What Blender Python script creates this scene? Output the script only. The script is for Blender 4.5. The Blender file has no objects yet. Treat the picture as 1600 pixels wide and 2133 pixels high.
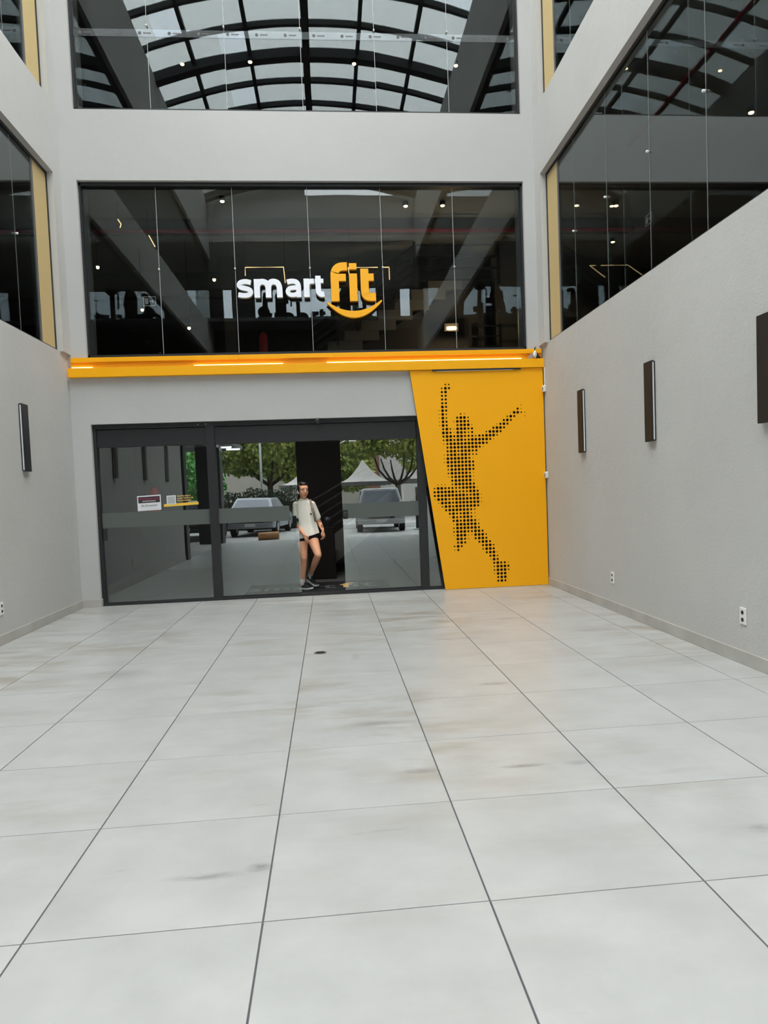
import bpy, bmesh, math, random
from mathutils import Vector, Matrix
random.seed(7)
C = bpy.context.scene.collection
PI = math.pi
# ------------------------------------------------------------------ camera
cam_data = bpy.data.cameras.new('camera'); cam = bpy.data.objects.new('camera', cam_data); C.objects.link(cam)
cam_data.sensor_fit = 'VERTICAL'; cam_data.sensor_height = 36.0
cam_data.lens = 1435.35 / 2133 * 36.0
cam_data.shift_x = -17.9 / 2133; cam_data.shift_y = 25.7 / 2133
cam_data.clip_start = 0.05; cam_data.clip_end = 400
_m = [[0.99506808, 0.08977803, 0.04218321], [-0.09160706, 0.99483882, 0.04363328], [-0.03804818, -0.04728236, 0.99815666]]
cam.matrix_world = Matrix([[_m[i][0], _m[i][2], -_m[i][1], (0, 0, 1.5414)[i]] for i in range(3)] + [[0, 0, 0, 1]])
bpy.context.scene.camera = cam
# ------------------------------------------------------------------ sky
W = bpy.data.worlds.new('overcast_sky'); bpy.context.scene.world = W; W.use_nodes = True
wn = W.node_tree.nodes; wl = W.node_tree.links
wbg = wn['Background']; wbg.inputs['Strength'].default_value = 4.6
wtc = wn.new('ShaderNodeTexCoord'); wsep = wn.new('ShaderNodeSeparateXYZ'); wr = wn.new('ShaderNodeValToRGB')
wl.new(wtc.outputs['Generated'], wsep.inputs[0]); wl.new(wsep.outputs['Z'], wr.inputs[0]); wl.new(wr.outputs[0], wbg.inputs['Color'])
wr.color_ramp.elements[0].position = 0.0; wr.color_ramp.elements[0].color = (0.33, 0.34, 0.345, 1)
wr.color_ramp.elements[1].position = 0.8; wr.color_ramp.elements[1].color = (1.17, 1.19, 1.20, 1)
# ------------------------------------------------------------------ exposure
sc = bpy.context.scene
sc.view_settings.view_transform = 'Standard'; sc.view_settings.look = 'None'
sc.view_settings.gamma = 1.0; sc.view_settings.use_curve_mapping = False
sc.view_settings.exposure = 0.95
sc.cycles.max_bounces = 14; sc.cycles.diffuse_bounces = 6; sc.cycles.transparent_max_bounces = 16
sc.cycles.glossy_bounces = 5; sc.cycles.use_denoising = True; sc.cycles.sample_clamp_indirect = 8

# ================================================================== materials
def mat(name, col, rough=0.6, spec=0.5, metal=0.0, emit=None, estr=0.0, noise=None, bump=None):
    """noise=(scale, amount, second colour) ; bump=(scale, strength, distance)"""
    m = bpy.data.materials.new(name); m.use_nodes = True
    nt = m.node_tree; b = nt.nodes['Principled BSDF']
    b.inputs['Base Color'].default_value = (*col, 1); b.inputs['Roughness'].default_value = rough
    b.inputs['Specular IOR Level'].default_value = spec; b.inputs['Metallic'].default_value = metal
    if emit:
        b.inputs['Emission Color'].default_value = (*emit, 1); b.inputs['Emission Strength'].default_value = estr
    tc = nt.nodes.new('ShaderNodeTexCoord')
    if noise:
        n = nt.nodes.new('ShaderNodeTexNoise'); n.inputs['Scale'].default_value = noise[0]; n.inputs['Detail'].default_value = 5
        nt.links.new(tc.outputs['Object'], n.inputs['Vector'])
        r = nt.nodes.new('ShaderNodeValToRGB'); r.color_ramp.elements[0].position = 0.35; r.color_ramp.elements[1].position = 0.65
        r.color_ramp.elements[0].color = (*col, 1); r.color_ramp.elements[1].color = (*noise[2], 1)
        nt.links.new(n.outputs['Fac'], r.inputs[0]); nt.links.new(r.outputs[0], b.inputs['Base Color'])
    if bump:
        n2 = nt.nodes.new('ShaderNodeTexNoise'); n2.inputs['Scale'].default_value = bump[0]; n2.inputs['Detail'].default_value = 4
        nt.links.new(tc.outputs['Object'], n2.inputs['Vector'])
        bp = nt.nodes.new('ShaderNodeBump'); bp.inputs['Strength'].default_value = bump[1]; bp.inputs['Distance'].default_value = bump[2]
        nt.links.new(n2.outputs['Fac'], bp.inputs['Height']); nt.links.new(bp.outputs[0], b.inputs['Normal'])
    return m

def glass(name, refl, tint, wave=0.0012, scale=1.1, edge=0.55):
    """thin coated pane: part mirror, part see-through, mirror share grows at grazing angles"""
    m = bpy.data.materials.new(name); m.use_nodes = True
    nt = m.node_tree; nt.nodes.clear(); N = nt.nodes.new; L = nt.links.new
    out = N('ShaderNodeOutputMaterial'); mix = N('ShaderNodeMixShader'); tr = N('ShaderNodeBsdfTransparent'); gl = N('ShaderNodeBsdfGlossy')
    tr.inputs['Color'].default_value = (*tint, 1); gl.inputs['Roughness'].default_value = 0.0
    gl.inputs['Color'].default_value = (0.9, 0.97, 1.0, 1)
    lw = N('ShaderNodeLayerWeight'); lw.inputs['Blend'].default_value = 0.5
    pw = N('ShaderNodeMath'); pw.operation = 'POWER'; pw.inputs[1].default_value = 3.5
    ma = N('ShaderNodeMath'); ma.operation = 'MULTIPLY_ADD'; ma.inputs[1].default_value = edge; ma.inputs[2].default_value = refl
    L(lw.outputs['Facing'], pw.inputs[0]); L(pw.outputs[0], ma.inputs[0]); L(ma.outputs[0], mix.inputs[0])
    tc = N('ShaderNodeTexCoord'); oi = N('ShaderNodeObjectInfo'); add = N('ShaderNodeVectorMath'); add.operation = 'ADD'
    sc_ = N('ShaderNodeVectorMath'); sc_.operation = 'SCALE'; sc_.inputs[0].default_value = (37, 11, 23)
    L(oi.outputs['Random'], sc_.inputs['Scale']); L(tc.outputs['Object'], add.inputs[0]); L(sc_.outputs[0], add.inputs[1])
    no = N('ShaderNodeTexNoise'); no.inputs['Scale'].default_value = scale; no.inputs['Detail'].default_value = 0.5
    L(add.outputs[0], no.inputs['Vector'])
    bp = N('ShaderNodeBump'); bp.inputs['Strength'].default_value = 1.0; bp.inputs['Distance'].default_value = wave
    L(no.outputs['Fac'], bp.inputs['Height']); L(bp.outputs[0], gl.inputs['Normal'])
    L(tr.outputs[0], mix.inputs[1]); L(gl.outputs[0], mix.inputs[2]); L(mix.outputs[0], out.inputs[0])
    return m

def plaster(name, a, b_, bump=0.5):
    m = mat(name, a, 0.85, 0.25, noise=(0.55, 1, b_))
    nt = m.node_tree; bs = nt.nodes['Principled BSDF']
    tc = nt.nodes.new('ShaderNodeTexCoord'); n = nt.nodes.new('ShaderNodeTexNoise'); n.inputs['Scale'].default_value = 55; n.inputs['Detail'].default_value = 3
    n2 = nt.nodes.new('ShaderNodeTexNoise'); n2.inputs['Scale'].default_value = 6; n2.inputs['Detail'].default_value = 2
    nt.links.new(tc.outputs['Object'], n.inputs['Vector']); nt.links.new(tc.outputs['Object'], n2.inputs['Vector'])
    ad = nt.nodes.new('ShaderNodeMath'); ad.operation = 'ADD'
    nt.links.new(n.outputs['Fac'], ad.inputs[0]); nt.links.new(n2.outputs['Fac'], ad.inputs[1])
    bp = nt.nodes.new('ShaderNodeBump'); bp.inputs['Strength'].default_value = bump; bp.inputs['Distance'].default_value = 0.006
    nt.links.new(ad.outputs[0], bp.inputs['Height']); nt.links.new(bp.outputs[0], bs.inputs['Normal'])
    return m

STAINS = [(-0.355, 2.84, 0.05, 0.035, 0.9), (-0.56, 2.81, 0.16, 0.025, 0.6), (1.83, 2.813, 0.1, 0.035, 0.7), (1.005, 3.67, 0.12, 0.022, 0.7), (1.316, 3.659, 0.07, 0.03, 0.5), (0.44, 3.7, 0.1, 0.03, 0.7), (1.234, 5.278, 0.12, 0.04, 0.7), (0.269, 4.537, 0.2, 0.05, 0.5), (0.181, 6.467, 0.04, 0.12, 0.5), (3.06, 5.648, 0.28, 0.14, 0.35), (2.045, 7.903, 0.21, 0.05, 0.6), (-1.924, 8.116, 0.25, 0.14, 0.3), (-1.977, 6.315, 0.32, 0.14, 0.35), (1.243, 6.983, 0.24, 0.05, 0.55), (2.742, 7.011, 0.25, 0.08, 0.45)]
def tile_mat():
    m = bpy.data.materials.new('porcelain_tile'); m.use_nodes = True
    nt = m.node_tree; b = nt.nodes['Principled BSDF']; N = nt.nodes.new; L = nt.links.new
    tc = N('ShaderNodeTexCoord'); oi = N('ShaderNodeObjectInfo')
    s = N('ShaderNodeVectorMath'); s.operation = 'SCALE'; s.inputs[0].default_value = (91, 47, 13); L(oi.outputs['Random'], s.inputs['Scale'])
    ad = N('ShaderNodeVectorMath'); ad.operation = 'ADD'; L(tc.outputs['Object'], ad.inputs[0]); L(s.outputs[0], ad.inputs[1])
    def noise(scale, det, stretch=None, rough=0.55):
        n = N('ShaderNodeTexNoise'); n.inputs['Scale'].default_value = scale; n.inputs['Detail'].default_value = det; n.inputs['Roughness'].default_value = rough
        if stretch:
            mp = N('ShaderNodeMapping'); mp.inputs['Scale'].default_value = stretch; L(ad.outputs[0], mp.inputs[0]); L(mp.outputs[0], n.inputs['Vector'])
        else: L(ad.outputs[0], n.inputs['Vector'])
        return n
    def ramp(src, p0, c0, p1, c1):
        r = N('ShaderNodeValToRGB'); r.color_ramp.elements[0].position = p0; r.color_ramp.elements[1].position = p1
        r.color_ramp.elements[0].color = (*c0, 1); r.color_ramp.elements[1].color = (*c1, 1); L(src.outputs[0], r.inputs[0]); return r
    base = ramp(noise(3.0, 6), 0.3, (0.365, 0.367, 0.360), 0.7, (0.43, 0.431, 0.423))
    # brown wear smudges, stretched across the walking direction
    sm = ramp(noise(1.5, 5, (0.8, 2.6, 1), 0.6), 0.48, (0, 0, 0), 0.74, (1, 1, 1))
    geo = N('ShaderNodeNewGeometry'); bigN = N('ShaderNodeTexNoise'); bigN.inputs['Scale'].default_value = 0.35; L(geo.outputs['Position'], bigN.inputs['Vector'])
    bm_ = ramp(bigN, 0.42, (0.12, 0.12, 0.12), 0.6, (1, 1, 1))
    mu = N('ShaderNodeMath'); mu.operation = 'MULTIPLY'; L(sm.outputs[0], mu.inputs[0]); L(bm_.outputs[0], mu.inputs[1])
    sy_ = N('ShaderNodeSeparateXYZ'); L(geo.outputs['Position'], sy_.inputs[0]); wy = N('ShaderNodeMapRange'); L(sy_.outputs['Y'], wy.inputs[0])
    wy.inputs[1].default_value = 2.4; wy.inputs[2].default_value = 5.5; wy.inputs[3].default_value = 0.35; wy.inputs[4].default_value = 1.25
    mu0 = mu; mu = N('ShaderNodeMath'); mu.operation = 'MULTIPLY'; mu.use_clamp = True; L(mu0.outputs[0], mu.inputs[0]); L(wy.outputs[0], mu.inputs[1])
    mx = N('ShaderNodeMixRGB'); L(mu.outputs[0], mx.inputs[0]); L(base.outputs[0], mx.inputs[1]); mx.inputs[2].default_value = (0.27, 0.235, 0.19, 1)
    # dark scuffs
    sf = ramp(noise(1.1, 7, (1.0, 6.5, 1), 0.7), 0.64, (0, 0, 0), 0.76, (1, 1, 1))
    mu2 = N('ShaderNodeMath'); mu2.operation = 'MULTIPLY'; L(sf.outputs[0], mu2.inputs[0]); mu2.inputs[1].default_value = 0.75
    mx2 = N('ShaderNodeMixRGB'); L(mu2.outputs[0], mx2.inputs[0]); L(mx.outputs[0], mx2.inputs[1]); mx2.inputs[2].default_value = (0.20, 0.19, 0.18, 1)
    # scuffs and dirt that lie at their own places on the floor
    cur = mx2; fine = noise(5.0, 6, (1, 3, 1), 0.75)
    for sx, sy, rx_, ry_, k in STAINS:
        mp = N('ShaderNodeMapping'); mp.vector_type = 'POINT'; mp.inputs['Location'].default_value = (-sx/rx_, -sy/ry_, 0); mp.inputs['Scale'].default_value = (1/rx_, 1/ry_, 0)
        L(geo.outputs['Position'], mp.inputs[0]); ln = N('ShaderNodeVectorMath'); ln.operation = 'LENGTH'; L(mp.outputs[0], ln.inputs[0])
        ss = N('ShaderNodeMapRange'); ss.interpolation_type = 'SMOOTHSTEP'; ss.inputs[1].default_value = 1.5; ss.inputs[2].default_value = 0.2; ss.inputs[3].default_value = 0; ss.inputs[4].default_value = k
        L(ln.outputs['Value'], ss.inputs[0]); m3 = N('ShaderNodeMath'); m3.operation = 'MULTIPLY'; L(ss.outputs[0], m3.inputs[0])
        fr2 = N('ShaderNodeMapRange'); fr2.inputs[1].default_value = 0.34; fr2.inputs[2].default_value = 0.56; L(fine.outputs[0], fr2.inputs[0]); L(fr2.outputs[0], m3.inputs[1])
        mm = N('ShaderNodeMixRGB'); L(m3.outputs[0], mm.inputs[0]); L(cur.outputs[0], mm.inputs[1]); mm.inputs[2].default_value = (0.16, 0.15, 0.14, 1); cur = mm
    L(cur.outputs[0], b.inputs['Base Color'])
    b.inputs['Roughness'].default_value = 0.33; b.inputs['Specular IOR Level'].default_value = 0.35
    return m

M = dict(
    wall=plaster('grey_plaster', (0.47, 0.465, 0.45), (0.51, 0.505, 0.49)),
    facade=plaster('smooth_grey_render', (0.455, 0.455, 0.45), (0.485, 0.485, 0.475), 0.2),
    base=mat('grey_skirting', (0.40, 0.385, 0.36), 0.6, noise=(3, 1, (0.46, 0.45, 0.42))),
    tile=tile_mat(),
    grout=mat('dark_grout', (0.10, 0.10, 0.11), 0.9, 0.2), grout2=mat('grey_grout', (0.13, 0.13, 0.13), 0.9, 0.2),
    black=mat('black_aluminium', (0.018, 0.018, 0.021), 0.45, 0.4), grey_al=mat('grey_aluminium', (0.10, 0.10, 0.105), 0.4),
    steel=mat('dark_roof_steel', (0.02, 0.021, 0.024), 0.6, 0.3),
    yellow=mat('yellow_sheet', (0.93, 0.42, 0.0), 0.45, 0.35), beige=mat('beige_panel', (0.56, 0.42, 0.20), 0.6),
    dark=mat('dark_void', (0.012, 0.010, 0.009), 0.8, 0.2),
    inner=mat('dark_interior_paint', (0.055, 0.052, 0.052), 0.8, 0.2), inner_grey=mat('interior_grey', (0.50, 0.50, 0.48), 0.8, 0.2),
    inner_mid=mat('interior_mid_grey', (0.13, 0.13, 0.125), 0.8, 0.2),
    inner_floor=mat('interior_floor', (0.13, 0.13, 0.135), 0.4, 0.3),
    red=mat('red_paint', (0.45, 0.015, 0.02), 0.35), redpipe=mat('red_pipe', (0.62, 0.07, 0.12), 0.5),
    white=mat('white_plastic', (0.75, 0.74, 0.72), 0.4), sign_white=mat('white_letter_face', (0.86, 0.88, 0.95), 0.4),
    sign_yellow=mat('yellow_letter', (0.95, 0.43, 0.0), 0.4), cream=mat('cream_letter_edge', (0.62, 0.60, 0.50), 0.5),
    bronze=mat('dark_bronze', (0.026, 0.021, 0.018), 0.55, 0.2), led_off=mat('frosted_diffuser', (0.80, 0.82, 0.86), 0.4, emit=(0.8, 0.85, 1.0), estr=0.10),
    led=mat('warm_led', (1, 0.9, 0.6), 0.5, emit=(1.0, 0.95, 0.70), estr=1.3), lampw=mat('warm_lamp', (1, 0.8, 0.5), 0.5, emit=(1.0, 0.72, 0.36), estr=14),
    lampw2=mat('fill_lamp', (1, 1, 1), 0.5, emit=(1, 0.93, 0.84), estr=4), lampc=mat('cool_lamp', (1, 1, 1), 0.5, emit=(0.85, 0.95, 1.0), estr=9), lampt=mat('warm_tube', (1, 0.8, 0.6), 0.5, emit=(1.0, 0.66, 0.33), estr=1.6),
    film=mat('frosted_film', (0.10, 0.112, 0.106), 0.7, 0.3),
    chrome=mat('brushed_metal', (0.55, 0.55, 0.56), 0.3, metal=1.0),
    skin=mat('skin', (0.72, 0.355, 0.215), 0.55, 0.25, noise=(9, 1, (0.76, 0.385, 0.24))), hair=mat('black_hair', (0.012, 0.008, 0.007), 0.45),
    shirt=mat('cream_cotton', (0.86, 0.82, 0.74), 0.9, 0.1, bump=(4, 0.6, 0.03)), shorts=mat('black_cloth', (0.012, 0.012, 0.015), 0.9, 0.1),
    strap=mat('taupe_strap', (0.26, 0.20, 0.16), 0.8), sock=mat('grey_sock', (0.50, 0.50, 0.49), 0.9), lip=mat('lip', (0.42, 0.12, 0.10), 0.5),
    eye=mat('dark_eye', (0.05, 0.025, 0.015), 0.3), eyew=mat('eye_white', (0.6, 0.57, 0.52), 0.4), shoe=mat('black_shoe_mesh', (0.02, 0.02, 0.024), 0.8), sole=mat('white_sole', (0.75, 0.76, 0.78), 0.6),
    tattoo=mat('tattoo_ink', (0.10, 0.06, 0.035), 0.6),
    asphalt=mat('asphalt', (0.22, 0.22, 0.22), 0.9, 0.2, noise=(0.8, 1, (0.28, 0.28, 0.275))),
    concrete=mat('pale_concrete', (0.42, 0.42, 0.40), 0.9, 0.2, noise=(1.5, 1, (0.36, 0.36, 0.34))),
    leaf=mat('green_leaves', (0.10, 0.15, 0.035), 0.6, 0.3, noise=(0.9, 1, (0.26, 0.29, 0.06))),
    leaf2=mat('bright_leaves', (0.06, 0.20, 0.05), 0.6, 0.3, noise=(1.6, 1, (0.14, 0.34, 0.09))),
    hedge=mat('dark_hedge_leaves', (0.012, 0.022, 0.012), 0.7, 0.2, noise=(2, 1, (0.03, 0.05, 0.025))),
    bark=mat('bark', (0.035, 0.028, 0.022), 0.9, 0.1), tent=mat('white_canvas', (0.42, 0.40, 0.38), 0.9, 0.1),
    carw=mat('white_car_paint', (0.45, 0.46, 0.47), 0.25, 0.6), carb=mat('black_car_paint', (0.012, 0.013, 0.015), 0.2, 0.6),
    cars=mat('silver_car_paint', (0.30, 0.31, 0.34), 0.3, 0.6, 0.3), carglass=mat('car_window', (0.10, 0.12, 0.16), 0.08, 0.8),
    tyre=mat('tyre', (0.01, 0.01, 0.011), 0.9, 0.1), tail=mat('tail_lamp', (0.35, 0.03, 0.02), 0.3), wood=mat('varnished_log', (0.42, 0.20, 0.07), 0.6),
    paper=mat('white_sticker', (0.72, 0.72, 0.76), 0.6), paperblack=mat('black_print', (0.02, 0.02, 0.03), 0.6), printred=mat('magenta_print', (0.45, 0.03, 0.12), 0.6),
    printcream=mat('cream_print', (0.70, 0.66, 0.50), 0.6), qr=mat('grey_square', (0.42, 0.45, 0.45), 0.6), yfilm=mat('yellow_film', (0.85, 0.52, 0.05), 0.6),
    ytext=mat('yellow_text', (0.80, 0.52, 0.16), 0.6), mat_rub=mat('rubber_mat', (0.022, 0.022, 0.025), 0.9, 0.2), mat_grey=mat('grey_mat_print', (0.13, 0.13, 0.13), 0.9),
    brick=mat('brown_wall', (0.16, 0.08, 0.05), 0.9), blue=mat('blue_cloth', (0.05, 0.16, 0.35), 0.8), sconce_led=mat('sconce_diffuser', (0.70, 0.72, 0.76), 0.4),
    step=mat('grey_step', (0.20, 0.195, 0.185), 0.8, 0.2), signlit=mat('lit_sign_print', (0.4, 0.4, 0.4), 0.6, emit=(0.8, 0.8, 0.75), estr=0.12))
M['g_up'] = glass('window_glass', 0.047, (0.70, 0.72, 0.70), 0.0018, 0.9, 0.35)
M['g_side'] = glass('side_window_glass', 0.095, (0.62, 0.63, 0.61), 0.0016, 0.7, 0.40)
M['g_door'] = glass('door_glass', 0.112, (0.90, 0.92, 0.91), 0.0005, 1.3, 0.35)
M['pane_frost'] = glass('frosted_roof_pane', 0.03, (0.81, 0.83, 0.81), 0.0005)
M['pane_clear'] = glass('clear_roof_pane', 0.03, (0.93, 0.97, 1.0), 0.0005)
M['tape'] = glass('tape_film', 0.04, (0.80, 0.82, 0.84), 0.002)
# milky tape: add a diffuse share
_nt = M['tape'].node_tree; _o = [n for n in _nt.nodes if n.type == 'OUTPUT_MATERIAL'][0]; _mx = _o.inputs[0].links[0].from_node
_d = _nt.nodes.new('ShaderNodeBsdfDiffuse'); _d.inputs[0].default_value = (0.5, 0.52, 0.53, 1); _m2 = _nt.nodes.new('ShaderNodeMixShader'); _m2.inputs[0].default_value = 0.10
_nt.links.new(_mx.outputs[0], _m2.inputs[1]); _nt.links.new(_d.outputs[0], _m2.inputs[2]); _nt.links.new(_m2.outputs[0], _o.inputs[0])

# ================================================================== mesh helpers
class MB:
    def __init__(s): s.v = []; s.f = []
    def box(s, x0, x1, y0, y1, z0, z1):
        n = len(s.v); s.v += [(x, y, z) for z in (z0, z1) for y in (y0, y1) for x in (x0, x1)]
        s.f += [(n, n+2, n+3, n+1), (n+4, n+5, n+7, n+6), (n, n+1, n+5, n+4), (n+2, n+6, n+7, n+3), (n, n+4, n+6, n+2), (n+1, n+3, n+7, n+5)]
        return s
    def prism(s, poly, d0, d1, axis='y'):
        """polygon (a,b) pushed along axis; y: (x,z)  x: (y,z)  z: (x,y)"""
        n = len(s.v); k = len(poly)
        for d in (d0, d1):
            for a, b in poly: s.v.append((a, d, b) if axis == 'y' else (d, a, b) if axis == 'x' else (a, b, d))
        s.f.append(tuple(range(n, n+k))); s.f.append(tuple(range(n+2*k-1, n+k-1, -1)))
        for i in range(k): j = (i+1) % k; s.f.append((n+i, n+k+i, n+k+j, n+j))
        return s
    def bar(s, p, q, w, h=None, up=(0, 0, 1)):
        p = Vector(p); q = Vector(q); h = h or w; d = (q-p).normalized(); u = Vector(up)
        if abs(d.dot(u)) > 0.98: u = Vector((0, 1, 0))
        r = d.cross(u).normalized(); u = r.cross(d); n = len(s.v)
        for c in (p, q):
            for a, b in ((-1, -1), (1, -1), (1, 1), (-1, 1)): s.v.append(tuple(c + r*a*w/2 + u*b*h/2))
        s.f += [(n, n+1, n+2, n+3), (n+7, n+6, n+5, n+4)] + [(n+i, n+4+i, n+4+(i+1) % 4, n+(i+1) % 4) for i in range(4)]
        return s
    def tube(s, pts, rad, seg=8, cap=True, ell=1.0, side=(1, 0, 0)):
        """pts: centres; rad: float or list; ell: second radius factor"""
        pts = [Vector(p) for p in pts]; k = len(pts); rad = rad if isinstance(rad, (list, tuple)) else [rad]*k
        n = len(s.v)
        for i, p in enumerate(pts):
            d = (pts[min(i+1, k-1)] - pts[max(i-1, 0)]).normalized()
            u = Vector(side); u = u - d*u.dot(d)
            if u.length < 0.05: u = Vector((0, 1, 0)) - d*d.y
            u.normalize(); w = d.cross(u); r = rad[i]; e = ell
            if isinstance(r, tuple): r, e = r[0], r[1]/r[0]
            for j in range(seg):
                a = 2*PI*j/seg; s.v.append(tuple(p + u*r*math.cos(a) + w*r*e*math.sin(a)))
        for i in range(k-1):
            for j in range(seg):
                a = n+i*seg+j; b = n+i*seg+(j+1) % seg; s.f.append((a, b, b+seg, a+seg))
        if cap: s.f.append(tuple(range(n+seg-1, n-1, -1))); s.f.append(tuple(range(n+(k-1)*seg, n+k*seg)))
        return s
    def ball(s, c, r, seg=12, rings=8):
        r = r if isinstance(r, tuple) else (r, r, r); n = len(s.v); c = Vector(c)
        s.v.append((c.x, c.y, c.z - r[2]))
        for i in range(1, rings):
            t = PI*i/rings
            for j in range(seg):
                a = 2*PI*j/seg; s.v.append((c.x + r[0]*math.sin(t)*math.cos(a), c.y + r[1]*math.sin(t)*math.sin(a), c.z - r[2]*math.cos(t)))
        s.v.append((c.x, c.y, c.z + r[2])); top = len(s.v)-1
        for j in range(seg):
            s.f.append((n, n+1+(j+1) % seg, n+1+j)); b = n+1+(rings-2)*seg; s.f.append((top, b+j, b+(j+1) % seg))
        for i in range(rings-2):
            for j in range(seg):
                a = n+1+i*seg+j; b = n+1+i*seg+(j+1) % seg; s.f.append((a, b, b+seg, a+seg))
        return s
    def limb(s, p, q, r0, r1, e=1.0, seg=12, side=(1, 0, 0)):
        """tapered capsule"""
        p = Vector(p); q = Vector(q); d = (q-p); L = d.length; d.normalize(); P = []; R = []
        for a in (0.98, 0.75, 0.4): P.append(p - d*r0*a); R.append(r0*math.sqrt(1-a*a))
        for t in (0, .25, .5, .75, 1): P.append(p + d*L*t); R.append(r0+(r1-r0)*t)
        for a in (0.4, 0.75, 0.98): P.append(q + d*r1*a); R.append(r1*math.sqrt(1-a*a))
        return s.tube(P, R, seg, True, e, side)
    def xf(s, mtx): s.v = [tuple(mtx @ Vector(v)) for v in s.v]; return s
    def build(s, name, m, parent=None, smooth=False, bevel=0.0, kind=None, fix=True):
        me = bpy.data.meshes.new(name); me.from_pydata(s.v, [], s.f)
        if fix:
            b = bmesh.new(); b.from_mesh(me); bmesh.ops.recalc_face_normals(b, faces=b.faces); b.to_mesh(me); b.free()
        o = bpy.data.objects.new(name, me); C.objects.link(o)
        if m is not None: me.materials.append(m)
        if smooth: me.shade_smooth()
        if bevel:
            bv = o.modifiers.new('bevel', 'BEVEL'); bv.width = bevel; bv.segments = 2; bv.limit_method = 'ANGLE'
        if parent is not None: o.parent = parent
        if kind: o['kind'] = kind
        return o
def tag(o, label, cat, group=None, kind=None):
    o['label'] = label; o['category'] = cat
    if group: o['group'] = group
    if kind: o['kind'] = kind
    return o
def thing(name, label=None, cat=None, loc=(0, 0, 0), group=None, kind=None):
    """meshes of the thing are written in world coordinates; adopt() shifts them under the empty"""
    o = bpy.data.objects.new(name, None); C.objects.link(o); o.location = loc; o.empty_display_size = 0.1
    if label: o['label'] = label
    if cat: o['category'] = cat
    if group: o['group'] = group
    if kind: o['kind'] = kind
    return o
def adopt(root):
    """put children's mesh coordinates relative to the root's place"""
    inv = Matrix.Translation(-Vector(root.location)); seen = set()
    def go(o):
        for c in o.children:
            if c.type == 'MESH' and c.data.name not in seen: seen.add(c.data.name); c.data.transform(inv)
            go(c)
    go(root); return root
def B(name, m, parent, *a, **k): return MB().box(*a).build(name, m, parent, **k)
def text_mesh(name, s, size, m, parent, mtx, ext=0.001, align='CENTER', bold=0.0, sx=1.0):
    cu = bpy.data.curves.new(name, 'FONT'); cu.body = s; cu.size = size; cu.extrude = ext; cu.align_x = align; cu.offset = bold; cu.resolution_u = 3
    t = bpy.data.objects.new('tmp', cu); C.objects.link(t)
    me = bpy.data.meshes.new_from_object(t.evaluated_get(bpy.context.evaluated_depsgraph_get()))
    bpy.data.objects.remove(t); me.name = name
    me.transform(mtx @ Matrix.Diagonal((sx, 1, 1, 1)))
    o = bpy.data.objects.new(name, me); C.objects.link(o); me.materials.clear(); me.materials.append(m)
    if parent is not None: o.parent = parent
    return o
def facing(x, y, z): return Matrix.Translation((x, y, z)) @ Matrix.Rotation(PI/2, 4, 'X')   # text that faces -y

# ================================================================== setting
XL, XR = -3.70, 3.37          # side wall faces
F = 10.50                     # front face of the end wall
G = 10.62                     # glass plane of the end wall
YF = -2.8                     # street end of the atrium
YW = 3.35                     # where the low side walls stop
ZW, ZB0, ZB1, Z2T, ZT = 3.70, 6.18, 7.19, 9.55, 11.45

floor = B('floor', M['grout'], None, XL, XR, YF-0.2, 10.66, -0.12, -0.006, kind='structure')
T = 0.84; X0 = -0.305; Y0 = 2.471
col_x = [X0 + T*k for k in range(-4, 5)]
xs = [XL] + [x for x in col_x if x > XL + 0.05] + [XR]
ys = [YF-0.2] + [Y0 + T*k for k in range(-6, 10) if Y0 + T*k < 10.6] + [10.655]
tcache = {}
gm = MB()
for j in range(len(ys)-1):
    for i in range(len(xs)-1):
        x0, x1, y0, y1 = xs[i]+0.0035, xs[i+1]-0.0035, ys[j]+0.003, ys[j+1]-0.003
        key = (round(x1-x0, 3), round(y1-y0, 3))
        if key not in tcache:
            hx, hy, e = (x1-x0)/2, (y1-y0)/2, 0.0012
            mb = MB(); mb.v = [(-hx, -hy, -0.02), (hx, -hy, -0.02), (hx, hy, -0.02), (-hx, hy, -0.02), (-hx, -hy, -e), (hx, -hy, -e), (hx, hy, -e), (-hx, hy, -e),
                               (-hx+e, -hy+e, 0), (hx-e, -hy+e, 0), (hx-e, hy-e, 0), (-hx+e, hy-e, 0)]
            mb.f = [(3, 2, 1, 0)] + [(a, (a+1) % 4, 4+(a+1) % 4, 4+a) for a in range(4)] + [(4+a, 4+(a+1) % 4, 8+(a+1) % 4, 8+a) for a in range(4)] + [(8, 9, 10, 11)]
            o = mb.build('tile', M['tile'], floor); tcache[key] = o.data
        else:
            o = bpy.data.objects.new('tile', tcache[key]); C.objects.link(o); o.parent = floor
        o.location = ((x0+x1)/2, (y0+y1)/2, 0)
    if j: gm.box(XL, XR, ys[j]-0.004, ys[j]+0.004, -0.015, -0.004)
gm.build('cross_joint', M['grout2'], floor)

def side_wall(name, s, X):
    """s=-1 left, +1 right; X = inner face"""
    t = 0.22; a, b = (X, X+s*t) if s > 0 else (X+s*t, X)
    mb = MB()
    mb.box(a, b, YW if s < 0 else YF, F-0.0005, -0.1, ZW)                            # low wall; right side's unseen run to the street added to cut daylight
    Xi = X - s*0.05                                             # beams and piers stand a little proud
    a, b = sorted((Xi, X+s*0.25))
    mb.box(a, b, YF, 10.22, ZB0, ZB1)
    mb.box(a, b, YF, 10.22, Z2T, ZT)
    mb.box(a, b, 10.22, F-0.0005, ZW, ZT)                          # pier at the end wall
    if s < 0: mb.box(a, b, YF, YW, 3.25, ZW)                              # lintel over the open bay
    return mb.build(name, M['wall'], kind='structure')
wl_ = side_wall('wall_left', -1, XL); wr_ = side_wall('wall_right', 1, XR)
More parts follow.
